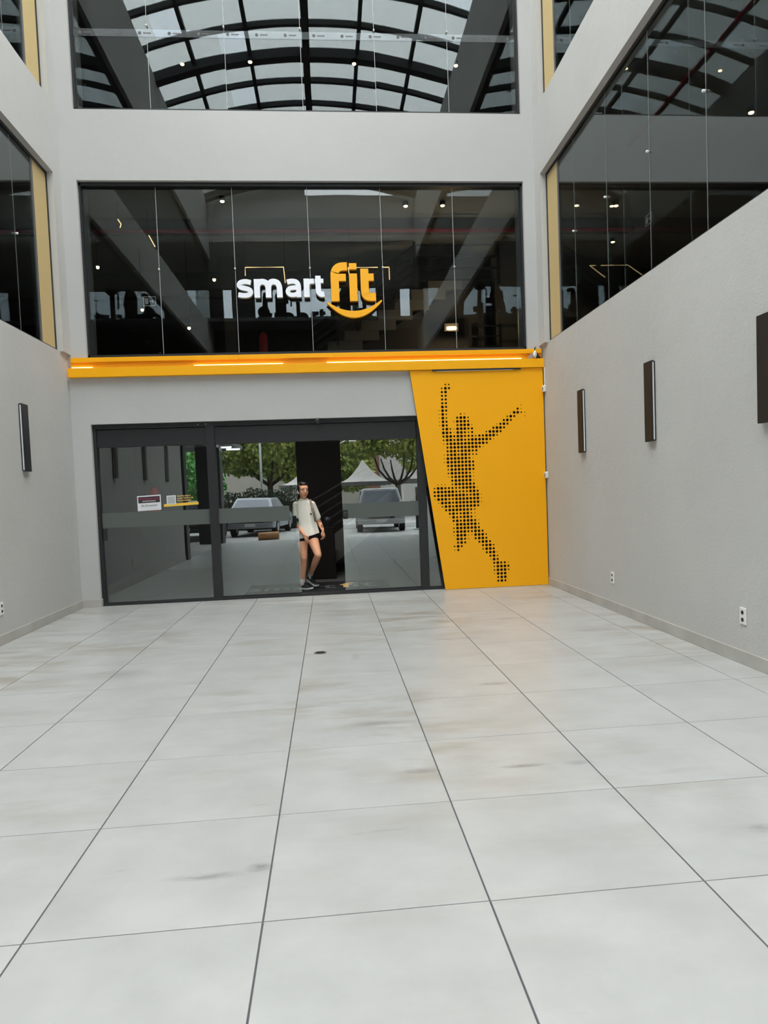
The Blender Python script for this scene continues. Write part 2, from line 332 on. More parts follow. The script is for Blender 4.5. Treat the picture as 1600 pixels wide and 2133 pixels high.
# street-end columns in dark paint
for X, s in ((XL, -1), (XR, 1)):
    for y, w in (((YW-0.25, 0.34), (YF-0.1, 0.62)) if s < 0 else ((YF-0.35, 0.3),)):
        a, b = sorted((X-s*0.05, X+s*(0.35 if y > 0 else 0.75)))
        B('trim_1' if s < 0 else 'trim_2', M['black'], None, a, b, y-w/2, y+w/2, -0.02, 3.25 if y > 0 else 7.0, kind='structure', bevel=0.01)

wb = MB()
wb.box(XL-0.2, -3.43, F, F+0.24, -0.1, ZT)                       # left pier
wb.box(3.14, XR+0.2, F, F+0.24, -0.1, ZT)                        # right pier
wb.box(-3.43, 1.36, F, F+0.24, 2.69, 3.655)                       # lintel over the doors
wb.box(1.36, 3.14, F, F+0.24, 2.69, 3.655)
wb.box(2.05, 3.14, F, F+0.24, -0.1, 2.69)
wb.box(-3.43, 3.14, F, F+0.24, ZB0+0.01, ZB1)
wb.box(-3.43, 3.14, F, F+0.24, Z2T, ZT)
wall_back = wb.build('wall_back', M['facade'], kind='structure')
# baseboards
for nm, s, X in (('baseboard_left', -1, XL), ('baseboard_right', 1, XR)):
    a, b = sorted((X, X-s*0.014)); B(nm, M['base'], None, a, b, YW if s < 0 else YF, F-0.001, 0.0, 0.115, kind='structure', bevel=0.004)
mb = MB(); mb.box(XL, -3.43, F-0.014, F, 0, 0.115); mb.box(-3.43, -3.416, F-0.014, F+0.07, 0, 0.115); mb.build('baseboard_back', M['base'], kind='structure', bevel=0.004)

# ---------------------------------------------------------------- windows
def fitting(parent, x, y, z, s=0):
    """round point fixing on a pane joint; s=0 on the end wall, else side"""
    mb = MB(); 
    d = Vector((0, -1, 0)) if s == 0 else Vector((-s, 0, 0))
    p = Vector((x, y, z)); mb.tube([p, p+d*0.012, p+d*0.03, p+d*0.036], [0.010, 0.014, 0.013, 0.005], 10)
    return mb.build('glass_fitting', M['white'], parent, smooth=True)
def end_window(name, z0, z1, zfit):
    w = thing(name, kind='structure'); y = G
    fr = MB(); 
    fr.box(-3.43, 3.14, F+0.06, F+0.20, z0, z0+0.05); fr.box(-3.43, 3.14, F+0.06, F+0.20, z1-0.05, z1)
    fr.box(-3.43, -3.40, F+0.06, F+0.20, z0, z1); fr.box(3.11, 3.14, F+0.06, F+0.20, z0, z1)
    fr.build('frame', M['black'], w)
    xj = [-3.40, -2.36, -1.255, -0.145, 0.955, 2.06, 3.11]
    for i in range(6):
        o = B('glass_pane', M['g_up'], w, xj[i]+0.004, xj[i+1]-0.004, y, y+0.010, z0+0.05, z1-0.05)
    for x in xj[1:-1]:
        B('joint_strip', M['qr'], w, x-0.0035, x+0.0035, y+0.001, y+0.008, z0+0.05, z1-0.05)
        if zfit: fitting(w, x, y, zfit)
    jm = MB(); jm.box(-3.40, -3.33, y+0.012, y+0.06, z0+0.05, z1-0.05); jm.build('inner_jamb', M['grey_al'], w)
    jm = MB(); jm.box(3.05, 3.11, y+0.012, y+0.06, z0+0.05, z1-0.05); jm.build('inner_jamb', M['grey_al'], w)
    return w
win1 = end_window('window_1', 3.655, ZB0+0.01, 4.95)
win2 = end_window('window_2', ZB1, Z2T, 8.44)
def side_window(name, s, X, z0, z1, zfit):
    w = thing(name, kind='structure'); xg = X + s*0.05
    fr = MB()
    a, b = sorted((xg-s*0.015, xg+s*0.09))
    fr.box(a, b, YF, 10.22, z1-0.04, z1); fr.box(a, b, YF, 10.22, z0, z0+0.03); fr.box(a, b, 10.19, 10.22, z0, z1)
    fr.build('frame', M['black'], w)
    yj = [10.19, 9.12, 8.06, 6.97, 5.9, 4.83, 3.76, 2.69, 1.62, 0.55, -0.52, -1.6, YF]
    a, b = sorted((xg, xg+s*0.010))
    for i in range(len(yj)-1):
        B('glass_pane', M['g_side'], w, a, b, yj[i+1]+0.004, yj[i]-0.004, z0+0.03, z1-0.04)
    for y in yj[1:-1]:
        B('joint_strip', M['qr'], w, a+0.002, b-0.002, y-0.0035, y+0.0035, z0+0.03, z1-0.04)
        fitting(w, xg, y, zfit, s)
    a, b = sorted((xg-s*0.004, xg-s*0.001))
    B('beige_cladding', M['beige'], w, a, b, 9.76, 10.19, z0+0.03, z1-0.04)
    B('grey_edge_strip', M['grey_al'], w, a, b, 9.70, 9.76, z0+0.03, z1-0.04)
    return w
side_window('window_3', -1, XL, ZW, ZB0, 4.93); side_window('window_4', -1, XL, ZB1, Z2T, 8.45)
side_window('window_5', 1, XR, ZW, ZB0, 4.93); side_window('window_6', 1, XR, ZB1, Z2T, 8.45)

# ---------------------------------------------------------------- skylight
sky = thing('ceiling', kind='structure')
def rz(x): return 12.22 - 0.046*(x-0.1)**2
lx = [-4.0, -2.75, -1.43, -0.10, 1.12, 2.40, 3.7]
ry = [10.7, 9.52, 8.42, 7.30, 6.20, 5.10, 4.05, 2.95, 1.90, 0.80, -0.30, -1.40, -2.50, -3.0]
for k, y in enumerate(ry):
    w = 0.24 if k in (3, 6, 9, 12) else 0.10
    pts = [(-4.0 + 7.7*i/22) for i in range(23)]; mb = MB()
    poly = [(x, rz(x)+0.02) for x in pts] + [(x, rz(x)-(0.20 if w > 0.15 else 0.10)) for x in reversed(pts)]
    for i in range(22):
        xa, xb = pts[i], pts[i+1]; h = 0.20 if w > 0.15 else 0.10
        mb.prism([(xa, rz(xa)-h), (xb, rz(xb)-h), (xb, rz(xb)+0.02), (xa, rz(xa)+0.02)], y-w/2, y+w/2)
    mb.build('cross_rib', M['steel'], sky)
for k, x in enumerate(lx):
    w = 0.17 if k == 3 else 0.085
    MB().box(x-w/2, x+w/2, -3.0, 10.7, rz(x)-0.09-(0.08 if k == 3 else 0), rz(x)+0.01).build('long_bar', M['steel'], sky)
clear = {(4, 12), (3, 12), (1, 10), (5, 3)}; half = {(1, 5), (1, 7), (0, 4)}
for i in range(len(lx)-1):
    for j in range(len(ry)-1):
        xa, xb, ya, yb = lx[i]+0.02, lx[i+1]-0.02, ry[j+1]+0.02, ry[j]-0.02
        parts = [(xa, xb, (i, j) in clear)] if (i, j) not in half else [(xa, xa+0.5*(xb-xa), False), (xa+0.5*(xb-xa), xb, True)]
        for xa, xb, cl in parts:
            mb = MB(); n = 4
            for a in range(n):
                u, v = xa+(xb-xa)*a/n, xa+(xb-xa)*(a+1)/n; k = len(mb.v)
                mb.v += [(u, ya, rz(u)+0.03), (v, ya, rz(v)+0.03), (v, yb, rz(v)+0.03), (u, yb, rz(u)+0.03)]; mb.f.append((k, k+1, k+2, k+3))
            mb.build('roof_pane', M['pane_clear'] if cl else M['pane_frost'], sky, fix=False)
# roof springing walls over the beams close the gap to the arch
# ---------------------------------------------------------------- street-end wall above the opening
fw = MB()
fw.box(-10, 9.8, YF-0.2, YF, 3.75, 7.30)  # unseen lower part brought down to hold back light from the street
fw.box(-10, 9.8, YF-0.2, YF, 8.62, 10.15)
fwo = fw.build('wall_front', M['inner_mid'], kind='structure')
MB().box(XL-0.25, XR+0.25, YF-0.22, YF+0.02, 10.15, 11.70).box(XL-0.25, -0.4, YF-0.22, YF+0.02, 11.70, 12.3).build('trim_3', M['wall'], kind='structure')
opens = [(-8.4, -6.3), (-4.55, -3.75), (-3.3, -3.0), (-2.25, 1.9), (2.75, 3.1), (3.55, 3.8), (5.3, 7.1)]
mb = MB(); px = -10
for a, b in opens: mb.box(px, a, YF-0.2, YF, 7.30, 8.62); px = b
mb.box(px, 9.8, YF-0.2, YF, 7.30, 8.62); mb.build('window_pier', M['inner'], fwo)
w7 = thing('window_7', kind='structure')
for a, b in opens:
    B('glass_pane', M['pane_clear'], w7, a, b, YF-0.12, YF-0.11, 7.30, 8.62)
# ---------------------------------------------------------------- rooms behind the glass
ins = MB()
ins.box(-9.6, XL-0.27, YF, 20, 6.62, 6.95); ins.box(XR+0.27, 9.6, YF, 20, 6.62, 6.95); ins.box(XL-0.27, XR+0.27, 10.76, 20, 6.62, 6.95)
ins.build('ceiling_1', M['inner_grey'], kind='structure')
ins = MB()
ins.box(-9.6, XL-0.27, YF, 20, 9.75, 10.0); ins.box(XR+0.27, 9.6, YF, 20, 9.75, 10.0); ins.box(XL-0.27, XR+0.27, 10.76, 20, 9.75, 10.0)
ins.build('ceiling_2', M['inner_mid'], kind='structure')
ins = MB()
ins.box(-9.6, XL-0.23, YF, 20, 3.30, 3.62); ins.box(XR+0.23, 9.6, YF, 20, 3.30, 3.62); ins.box(XL-0.27, XR+0.27, 10.76, 20, 3.30, 3.62)
ins.box(-9.6, XL-0.27, YF, 20, 6.951, 7.1); ins.box(XR+0.27, 9.6, YF, 20, 6.951, 7.1); ins.box(XL-0.27, XR+0.27, 10.76, 20, 6.951, 7.1)
ins.build('floor_1', M['inner_floor'], kind='structure')
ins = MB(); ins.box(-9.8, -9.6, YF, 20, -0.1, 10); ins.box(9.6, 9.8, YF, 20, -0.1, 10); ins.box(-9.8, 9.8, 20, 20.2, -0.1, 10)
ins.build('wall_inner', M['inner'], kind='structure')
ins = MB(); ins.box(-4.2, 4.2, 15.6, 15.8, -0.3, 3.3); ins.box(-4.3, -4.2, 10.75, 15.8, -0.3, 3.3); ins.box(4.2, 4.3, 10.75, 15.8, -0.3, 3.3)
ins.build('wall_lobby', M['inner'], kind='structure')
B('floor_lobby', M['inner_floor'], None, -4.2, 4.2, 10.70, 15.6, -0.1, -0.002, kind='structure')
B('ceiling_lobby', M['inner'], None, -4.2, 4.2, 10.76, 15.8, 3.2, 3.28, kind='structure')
# interior beams of the first floor room, seen through the sign window
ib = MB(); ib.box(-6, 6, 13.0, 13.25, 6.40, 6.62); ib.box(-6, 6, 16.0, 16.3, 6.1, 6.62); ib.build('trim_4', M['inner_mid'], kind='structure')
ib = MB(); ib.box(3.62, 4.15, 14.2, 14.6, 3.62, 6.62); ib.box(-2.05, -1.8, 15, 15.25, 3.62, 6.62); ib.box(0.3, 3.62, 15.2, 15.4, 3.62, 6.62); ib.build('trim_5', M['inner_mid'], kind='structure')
tag(MB().tube([(-6, 12.9, 6.36), (6, 12.9, 6.36)], 0.034, 10).build('sprinkler_pipe', M['redpipe'], smooth=True), 'red pipe running along the ceiling behind the sign window', 'pipe')
tag(MB().tube([(4.6, -1, 6.5), (4.6, 10, 6.5)], 0.028, 10).build('sprinkler_pipe', M['redpipe'], smooth=True), 'red pipe under the ceiling behind the right-hand window', 'pipe')
# ================================================================== entrance door
door = thing('door_1', kind='structure')
fr = MB()
fr.box(-3.43, 2.05, 10.56, 10.74, 2.62, 2.69); fr.box(-3.43, -3.385, 10.56, 10.74, 0, 2.62)
fr.box(-3.43, 2.05, 10.555, 10.70, 0.0, 0.035)
fr.build('frame', M['black'], door, bevel=0.003)
B('header_panel', M['black'], door, -3.385, 1.37, 10.585, 10.70, 2.355, 2.615, bevel=0.003)
B('mullion', M['black'], door, -1.80, -1.675, 10.555, 10.72, 0.035, 2.69, bevel=0.004)
B('mullion', M['black'], door, 1.375, 1.50, 10.555, 10.72, 0.035, 2.69, bevel=0.004)
for a, b in ((-3.38, -1.80), (1.50, 2.04)):
    B('fixed_glass_pane', M['g_door'], door, a, b, G, G+0.010, 0.035, 2.355 if a < 0 else 2.62)
leafs = []
for a, b in ((-1.675, -0.48), (0.195, 1.375)):
    leaf = B('sliding_glass_pane', M['g_door'], door, a, b, G, G+0.010, 0.045, 2.36); leafs.append(leaf)
    B('bottom_rail', M['black'], leaf, a, b, G-0.004, G+0.014, 0.036, 0.052)
for a, b in ((-3.38, -1.80), (-1.675, -0.615), (0.195, 1.375)):
    B('frosted_film_band', M['film'], door, a, b, G-0.003, G-0.001, 1.16, 1.385)
h = MB(); h.tube([(0.235, G-0.002, 1.215), (0.235, G-0.03, 1.215), (0.235, G-0.036, 1.215)], [0.042, 0.042, 0.03], 14); h.box(0.197, 0.273, G-0.014, G-0.002, 1.15, 1.29)
h.build('door_lock', M['black'], door, bevel=0.003)
h = MB(); h.tube([(-0.13, 10.55, 2.655), (-0.13, 10.50, 2.65), (-0.13, 10.485, 2.645)], [0.045, 0.045, 0.02], 14); h.box(-0.2, -0.06, 10.53, 10.56, 2.63, 2.685)
h.build('motion_sensor', M['black'], door, bevel=0.003)
for x in (-1.90, -1.79): MB().tube([(x, 10.556, 2.655), (x, 10.548, 2.655)], [0.012, 0.006], 8).build('screw', M['chrome'], door)
fh = MB().box(-3.37, -3.33, G-0.03, G-0.004, 0.98, 1.15).build('edge_handle', M['black'], door)

# stickers on the fixed pane
st = thing('alarm_sticker', 'white alarm company sticker with black top band on the left glass pane', 'sticker', (-2.68, G-0.004, 1.5))
def skew(mb, sh=0.035, x0=-2.68): mb.v = [(x, y, z + (x-x0)*sh) for x, y, z in mb.v]; return mb
skew(MB().box(-2.86, -2.515, G-0.004, G-0.002, 1.40, 1.625)).build('sheet', M['paper'], st)
skew(MB().box(-2.845, -2.53, G-0.0055, G-0.004, 1.515, 1.608)).build('black_band', M['paperblack'], st)
sk = Matrix.Rotation(0.035, 4, 'Z')
text_mesh('red_lettering', 'PROTEGIDO POR', 0.040, M['printred'], st, facing(-2.687, G-0.0065, 1.560) @ sk, 0.0004, sx=0.95)
text_mesh('cream_lettering', '24H MONITORADO', 0.022, M['printcream'], st, facing(-2.687, G-0.0065, 1.533) @ sk, 0.0004, bold=0.0005)
text_mesh('black_lettering', 'ALAmaster', 0.052, M['paperblack'], st, facing(-2.687, G-0.005, 1.458) @ sk, 0.0004)
skew(MB().box(-2.76, -2.56, G-0.0055, G-0.004, 1.421, 1.425)).build('fine_print', M['qr'], st); adopt(st)
st = thing('info_sticker', 'yellow striped notice with a white square on the left glass pane', 'sticker', (-2.15, G-0.004, 1.5))
skew(MB().box(-2.475, -1.965, G-0.004, G-0.002, 1.437, 1.478)).build('yellow_stripe', M['yfilm'], st)
skew(MB().box(-2.43, -2.295, G-0.006, G-0.004, 1.465, 1.60)).build('white_square', M['paper'], st, bevel=0.006)
skew(MB().box(-2.417, -2.308, G-0.0075, G-0.006, 1.478, 1.587)).build('grey_square', M['qr'], st)
for k, s in enumerate(('Escolha aqui o', 'nosso horário de', 'funcionamento')):
    text_mesh('yellow_lettering', s, 0.034, M['ytext'], st, facing(-2.275, G-0.004, 1.588-0.034*k) @ sk, 0.0004, 'LEFT', 0.0006)
adopt(st)
# protective tape left on the upper window
tp = thing('tape_strip', 'translucent strip of printed protective tape across the topmost window', 'tape', (0, G-0.004, 8.35))
mb = MB(); n = 12
for i in range(n):
    xa, xb = -3.39+6.49*i/n, -3.39+6.49*(i+1)/n; za, zb = 8.335+0.03*i/n, 8.335+0.03*(i+1)/n
    mb.prism([(xa, za-0.052), (xb, zb-0.052), (xb, zb+0.052), (xa, za+0.052)], G-0.004, G-0.003)
mb.build('film', M['tape'], tp)
for i in range(16):
    x = -3.3+0.42*i; z = 8.335+0.03*(x+3.39)/6.5
    m_ = MB(); m_.tube([(x, G-0.0052, z), (x, G-0.0045, z)], 0.024, 10); m_.box(x+0.05, x+0.16, G-0.0052, G-0.0045, z-0.006, z+0.008)
    m_.build('printed_mark', M['inner_mid'], tp)
adopt(tp)

# ================================================================== yellow canopy
cn = thing('canopy_light_shelf', 'long yellow metal light trough above the entrance doors', 'canopy', (-0.16, 10.45, 3.37))
B('lower_fascia', M['yellow'], cn, -3.675, 3.366, 10.405, 10.417, 3.362, 3.495, bevel=0.002)
B('bottom_plate', M['yellow'], cn, -3.67, 3.361, 10.417, 10.498, 3.362, 3.372)
B('back_plate', M['yellow'], cn, -3.66, 3.355, 10.488, 10.498, 3.372, 3.64)
B('upper_fascia', M['yellow'], cn, -3.643, -1.262, 10.452, 10.488, 3.585, 3.650, bevel=0.002)
B('upper_fascia', M['yellow'], cn, -1.258, 3.346, 10.452, 10.488, 3.585, 3.650, bevel=0.002)
for xa, xb in ((-3.64, -3.35), (-1.9, -0.6), (0.05, 3.03)): B('led_strip', M['led'], cn, xa, xb, 10.470, 10.486, 3.490, 3.516)
adopt(cn)
sl = thing('linear_lamp', 'thin black slot lamp under the right end of the yellow trough', 'lamp', (2.3, 10.42, 3.34))
B('housing', M['black'], sl, 1.63, 3.0, 10.408, 10.436, 3.338, 3.361, bevel=0.002); B('diffuser', M['white'], sl, 1.69, 2.88, 10.412, 10.43, 3.333, 3.338)
adopt(sl)
bd = thing('hanging_fitting', 'small pale teardrop fitting with grey fins at the right end of the yellow trough', 'fitting', (3.22, 10.43, 3.5))
MB().tube([(3.225, 10.40, 3.50), (3.222, 10.40, 3.52), (3.222, 10.40, 3.56), (3.225, 10.40, 3.60), (3.225, 10.40, 3.615)], [0.006, 0.022, 0.030, 0.018, 0.01], 10).build('body', M['white'], bd, smooth=True)
MB().tube([(3.225, 10.40, 3.61), (3.222, 10.40, 3.65), (3.235, 10.40, 3.665), (3.245, 10.40, 3.655)], 0.009, 8).build('hook', M['bronze'], bd, smooth=True)
MB().prism([(3.11, 3.497), (3.195, 3.505), (3.205, 3.59), (3.17, 3.575), (3.14, 3.545)], 10.42, 10.435).build('fin', mat('pinkish_fin', (0.33, 0.26, 0.25), 0.7), bd)
MB().prism([(3.245, 3.60), (3.335, 3.50), (3.25, 3.497)], 10.42, 10.435).build('fin', M['bronze'], bd)
adopt(bd)

# ================================================================== perforated panel
ROWS = '''2:2 3:2|1:2 2:4 3:3|1:3 2:4|1:3 2:3|1:3 2:3|1:3 2:3|1:4 2:3 23:1|0:1 1:4 2:3 22:3 23:1|0:1 1:4 2:2 6:2 7:1 20:1 21:4 22:4 23:2 24:1|0:1 1:4 2:2 5:3 6:4 7:4 8:2 19:2 20:4 21:3 24:1|0:1 1:4 2:3 4:1 5:4 6:4 7:4 8:3 18:3 19:4 20:3|0:1 1:4 2:3 5:3 6:4 7:4 8:4 9:1 16:1 17:3 18:4 19:3|1:3 2:4 3:2 4:1 5:4 6:4 7:4 8:3 9:3 15:3 16:4 17:4 18:3|1:4 2:4 3:3 4:1 5:4 6:4 7:3 8:2 9:3 13:2 14:4 15:4 16:4 17:3|1:3 2:4 3:4 4:3 5:4 6:4 7:3 8:3 9:3 10:2 11:3 12:3 13:4 14:4 15:4 16:2|1:2 2:4 3:4 4:3 5:4 6:4 7:3 8:3 9:4 10:4 11:4 12:4 13:4 14:3 15:1|1:1 2:3 3:4 4:4 5:4 6:4 7:4 8:4 9:4 10:4 11:4 12:4 13:3|2:3 3:4 4:4 5:4 6:4 7:4 8:4 9:4 10:4 11:3 12:1|2:3 3:4 4:4 5:3 6:4 7:4 8:4 9:3 10:3|1:1 2:3 3:4 4:4 5:3 6:4 7:4 8:3 9:2 10:2|1:1 2:4 3:4 4:4 5:4 6:4 7:4 8:3 9:1|1:1 2:4 3:4 4:4 5:4 6:4 7:4 8:4 9:3|2:3 3:4 4:4 5:4 6:4 7:4 8:4 9:3|2:2 3:4 4:4 5:4 6:4 7:4 8:4 9:3|2:2 3:4 4:4 5:4 6:4 7:4 8:3 9:1|2:1 3:3 4:4 5:4 6:4 7:4 8:4 9:1|3:3 4:4 5:4 6:4 7:4 8:4 9:1|-1:1 0:1 1:1 3:2 4:4 5:4 6:4 7:4 8:4 9:3|-2:2 -1:4 0:4 1:3 2:3 3:3 4:3 5:3 6:4 7:4 8:4 9:4 10:1|-2:3 -1:4 0:4 1:4 2:4 3:4 4:3 5:3 6:3 7:3 8:4 9:4 10:3|-2:3 -1:4 0:4 1:4 2:4 3:4 4:4 5:4 6:4 7:3 8:3 9:4 10:4 11:1|-2:1 -1:4 0:4 1:4 2:3 3:3 4:4 5:4 6:4 7:4 8:4 9:4 10:4 11:1|-1:1 0:4 1:4 2:4 3:3 4:4 5:4 6:4 7:4 8:4 9:4 10:4 11:1|0:2 1:4 2:4 3:3 4:4 5:4 6:4 7:4 8:4 9:4 10:3|1:3 2:4 3:4 4:4 5:4 6:4 7:4 8:3 9:2|2:3 3:4 4:3 5:3 6:4 7:4 8:2 9:1|2:1 3:4 4:3 5:3 6:4 7:4 8:3 9:1|3:3 4:4 5:3 6:4 7:4 8:4 9:3 10:1|3:1 4:4 5:4 6:4 7:4 8:4 9:4 10:2|3:2 4:4 5:4 6:4 7:4 8:4 9:4 10:3|3:2 4:4 5:4 6:4 7:3 8:3 9:4 10:4 11:3|3:1 4:4 5:4 6:4 7:1 8:1 9:4 10:4 11:4 12:2|4:4 5:4 6:3 7:1 9:3 10:4 11:4 12:3|4:3 5:4 6:3 10:3 11:4 12:4 13:3|3:2 4:4 5:3 11:3 12:4 13:4 14:2|3:1 4:3 11:2 12:4 13:4 14:3|12:3 13:4 14:4 15:1|13:3 14:4 15:2|13:1 14:4 15:3|14:3 15:4 16:3 17:3 18:1|14:2 15:4 16:4 17:4 18:3|14:2 15:4 16:4 17:4 18:2|14:1 15:4 16:4 17:4|15:3 16:4 17:4|15:3 16:4 17:3'''
pn = thing('perforated_panel', 'tall slanted yellow metal panel with a leaping figure of punched holes', 'panel', (2.5, 10.46, 0))
P4 = [(1.722, 0.004), (3.352, 0.004), (3.352, 3.358), (1.288, 3.358)]
cu = bpy.data.curves.new('sheet', 'CURVE'); cu.dimensions = '2D'; cu.fill_mode = 'BOTH'; cu.extrude = 0.0015
def spl(pts):
    s = cu.splines.new('POLY'); s.points.add(len(pts)-1)
    for i, (a, b) in enumerate(pts): s.points[i].co = (a, b, 0, 1)
    s.use_cyclic_u = True
spl(P4)
RAD = {1: 0.0075, 2: 0.0125, 3: 0.0175, 4: 0.0225}
for r, row in enumerate(ROWS.split('|')):
    for d in row.split():
        c, k = d.split(':'); c = int(c); R_ = RAD[int(k)]
        x = 1.827 + (c-2)*0.0556 + 0.0001*r; z = 3.137 - r*0.0562
        spl([(x + R_*math.cos(2*PI*t/12), z + R_*math.sin(2*PI*t/12)) for t in range(12)])
t = bpy.data.objects.new('tmp', cu); C.objects.link(t)
me = bpy.data.meshes.new_from_object(t.evaluated_get(bpy.context.evaluated_depsgraph_get())); bpy.data.objects.remove(t)
me.transform(Matrix.Translation((0, 10.443, 0)) @ Matrix.Rotation(PI/2, 4, 'X')); me.name = 'sheet'
o = bpy.data.objects.new('perforated_sheet', me); C.objects.link(o); me.materials.clear(); me.materials.append(M['yellow']); o.parent = pn
MB().prism([(1.745, 0.02), (3.34, 0.02), (3.34, 3.34), (1.31, 3.34)], 10.478, 10.488).build('dark_backing', M['dark'], pn)
eb = MB(); eb.bar((1.724, 10.4625, 0.0), (1.29, 10.4625, 3.358), 0.004, 0.036, up=(0, 1, 0)); eb.bar((3.352, 10.4625, 0.0), (3.352, 10.4625, 3.358), 0.004, 0.036, up=(0, 1, 0))
eb.build('folded_edge', M['black'], pn)
for z in (0.9, 1.62, 2.5): MB().box(1.9, 3.3, 10.447, 10.477, z-0.01, z+0.01).build('rear_stiffener', M['dark'], pn)
adopt(pn)

# ================================================================== lettering
def smooth(pts, n=5):
    out = []
    P = [pts[0]] + list(pts) + [pts[-1]]
    for i in range(1, len(P)-2):
        p0, p1, p2, p3 = [Vector(p) for p in P[i-1:i+3]]
        for k in range(n):
            t = k/n; out.append(0.5*((2*p1) + (p2-p0)*t + (2*p0-5*p1+4*p2-p3)*t*t + (3*p1-p0-3*p2+p3)*t**3))
    out.append(Vector(P[-1])); return out
def stroke(mb, pts, w, d0, d1, sm=True):
    p = smooth(pts) if sm else [Vector(a) for a in pts]; k = len(p); n = len(mb.v); side = []
    for i in range(k):
        d = (p[min(i+1, k-1)] - p[max(i-1, 0)]).normalized(); nn = Vector((-d.y, d.x))*w/2
        for y in (d0, d1):
            mb.v.append((p[i].x+nn.x, y, p[i].y+nn.y)); mb.v.append((p[i].x-nn.x, y, p[i].y-nn.y))
    for i in range(k-1):
        a = n+4*i; b = a+4
        mb.f.append((a, a+1, b+1, b)); mb.f.append((a+2, b+2, b+3, a+3)); mb.f.append((a, b, b+2, a+2)); mb.f.append((a+1, a+3, b+3, b+1))
    mb.f.append((n, n+2, n+3, n+1)); a = n+4*(k-1); mb.f.append((a, a+1, a+3, a+2)); return mb
LET = {
 's': [([(.208, .222), (.13, .236), (.06, .222), (.037, .185), (.062, .153), (.12, .138), (.18, .118), (.202, .083), (.175, .046), (.11, .034), (.018, .046)], .070)],
 'm': [([(.043, 0), (.043, .27)], .085), ([(.043, .12), (.05, .18), (.085, .222), (.13, .231), (.18, .212), (.205, .16), (.2085, .1), (.2085, 0)], .082),
       ([(.2085, .12), (.216, .18), (.25, .222), (.295, .231), (.345, .212), (.37, .16), (.374, .1), (.374, 0)], .082)],
 'a': [([(.032, .222), (.10, .235), (.165, .222), (.195, .18), (.2, .12), (.2, 0)], .072), ([(.2, .138), (.13, .140), (.065, .128), (.038, .085), (.062, .045), (.12, .034), (.175, .05), (.2, .08)], .064)],
 'r': [([(.043, 0), (.043, .27)], .085), ([(.043, .12), (.052, .185), (.088, .225), (.155, .232)], .072)],
 't': [([(.05, .31), (.05, .12), (.06, .062), (.095, .038), (.137, .040)], .080), ([(0, .235), (.130, .235)], .062)],
 'F': [([(.061, 0), (.061, .370), (.066, .425), (.088, .470), (.128, .500), (.180, .511), (.252, .512)], .120), ([(.05, .350), (.228, .350)], .106)],
 'I': [([(.06, 0), (.06, .405)], .118), ([(.06, .467), (.06, .558)], .112)],
 'T': [([(.061, .475), (.061, .16), (.078, .085), (.13, .060), (.222, .058)], .120), ([(.05, .350), (.198, .350)], .106)]}
def letter(k, x, z, y0, y1, parent, m, ms, s=1.0):
    mb = MB()
    for q, (pts, w) in enumerate(LET[k]):
        e = 0.0004*q
        stroke(mb, [(x+a*s, z+b*s) for a, b in pts], w*s, y0-e, y1+e, sm=len(pts) > 2)
    o = mb.build('letter', m, parent); o.data.materials.append(ms)
    for p in o.data.polygons:
        if abs(p.normal.y) < 0.5: p.material_index = 1
    return o
def full_sign(root, x, z, y0, y1, mw, my, mws, mys, s=1.0):
    for k, dx in (('s', 0), ('m', .252), ('a', .708), ('r', .984), ('t', 1.150)): letter(k, x+dx*s, z, y0, y1, root, mw, mws, s)
    for k, dx in (('F', 1.388), ('I', 1.665), ('T', 1.836)): letter(k, x+dx*s, z-0.068*s, y0, y1, root, my, mys, s)
    out = []; inn = []
    for i in range(21):
        t = i/20*2-1; out.append((x+(1.733+t*0.418)*s, z+(-0.315+0.235*t*t+0.010*t)*s)); inn.append((x+(1.733+t*0.405)*s, z+(-0.215+0.150*t*t+0.010*t)*s))
    mb = MB(); n = 0
    for i in range(20): mb.prism([out[i], out[i+1], inn[i+1], inn[i]], y0, y1)
    # drop inner walls by welding
    me = bpy.data.meshes.new('smile'); b = bmesh.new()
    vs0 = [b.verts.new((p[0], y0, p[1])) for p in out+inn[::-1]]; vs1 = [b.verts.new((p[0], y1, p[1])) for p in out+inn[::-1]]
    L = len(out)
    for i in range(L-1):
        j = 2*L-1-i
        b.faces.new((vs0[i], vs0[i+1], vs0[j-1], vs0[j])); b.faces.new((vs1[i], vs1[j], vs1[j-1], vs1[i+1]))
    for i in range(2*L): j = (i+1) % (2*L); b.faces.new((vs0[i], vs1[i], vs1[j], vs0[j]))
    bmesh.ops.recalc_face_normals(b, faces=b.faces); b.to_mesh(me); b.free()
    o = bpy.data.objects.new('smile', me); C.objects.link(o); o.parent = root; me.materials.append(my); me.materials.append(mys)
    for p in me.polygons:
        if abs(p.normal.y) < 0.5: p.material_index = 1
sg = thing('shop_sign', 'white and yellow raised letters over a yellow smile on the first-floor glass', 'sign', (-0.16, 10.53, 4.49))
yedge = mat('yellow_letter_edge', (0.62, 0.27, 0.0), 0.5)
full_sign(sg, -1.231, 4.490, 10.490, 10.555, M['sign_white'], M['sign_yellow'], M['cream'], yedge)
for x, z in ((-1.1, 4.62), (-.6, 4.55), (-.33, 4.55), (-.2, 4.55), (0, 4.6), (.22, 4.6), (.5, 4.6), (.67, 4.6), (.5, 4.23)): MB().tube([(x, 10.555, z), (x, G-0.001, z)], 0.008, 6).build('stand_off', M['black'], sg)
adopt(sg)
sg2 = thing('street_sign', 'dark back of raised letters on the street side of the front windows', 'sign', (0, YF-0.4, 7.5))
full_sign(sg2, -2.05, 7.42, YF-0.42, YF-0.34, M['dark'], M['dark'], M['dark'], M['dark'], 1.72)
st_ = MB()
st_.box(-2.05, 2.3, YF-0.36, YF-0.2, 7.25, 7.30); st_.build('rail', M['dark'], sg2); adopt(sg2)

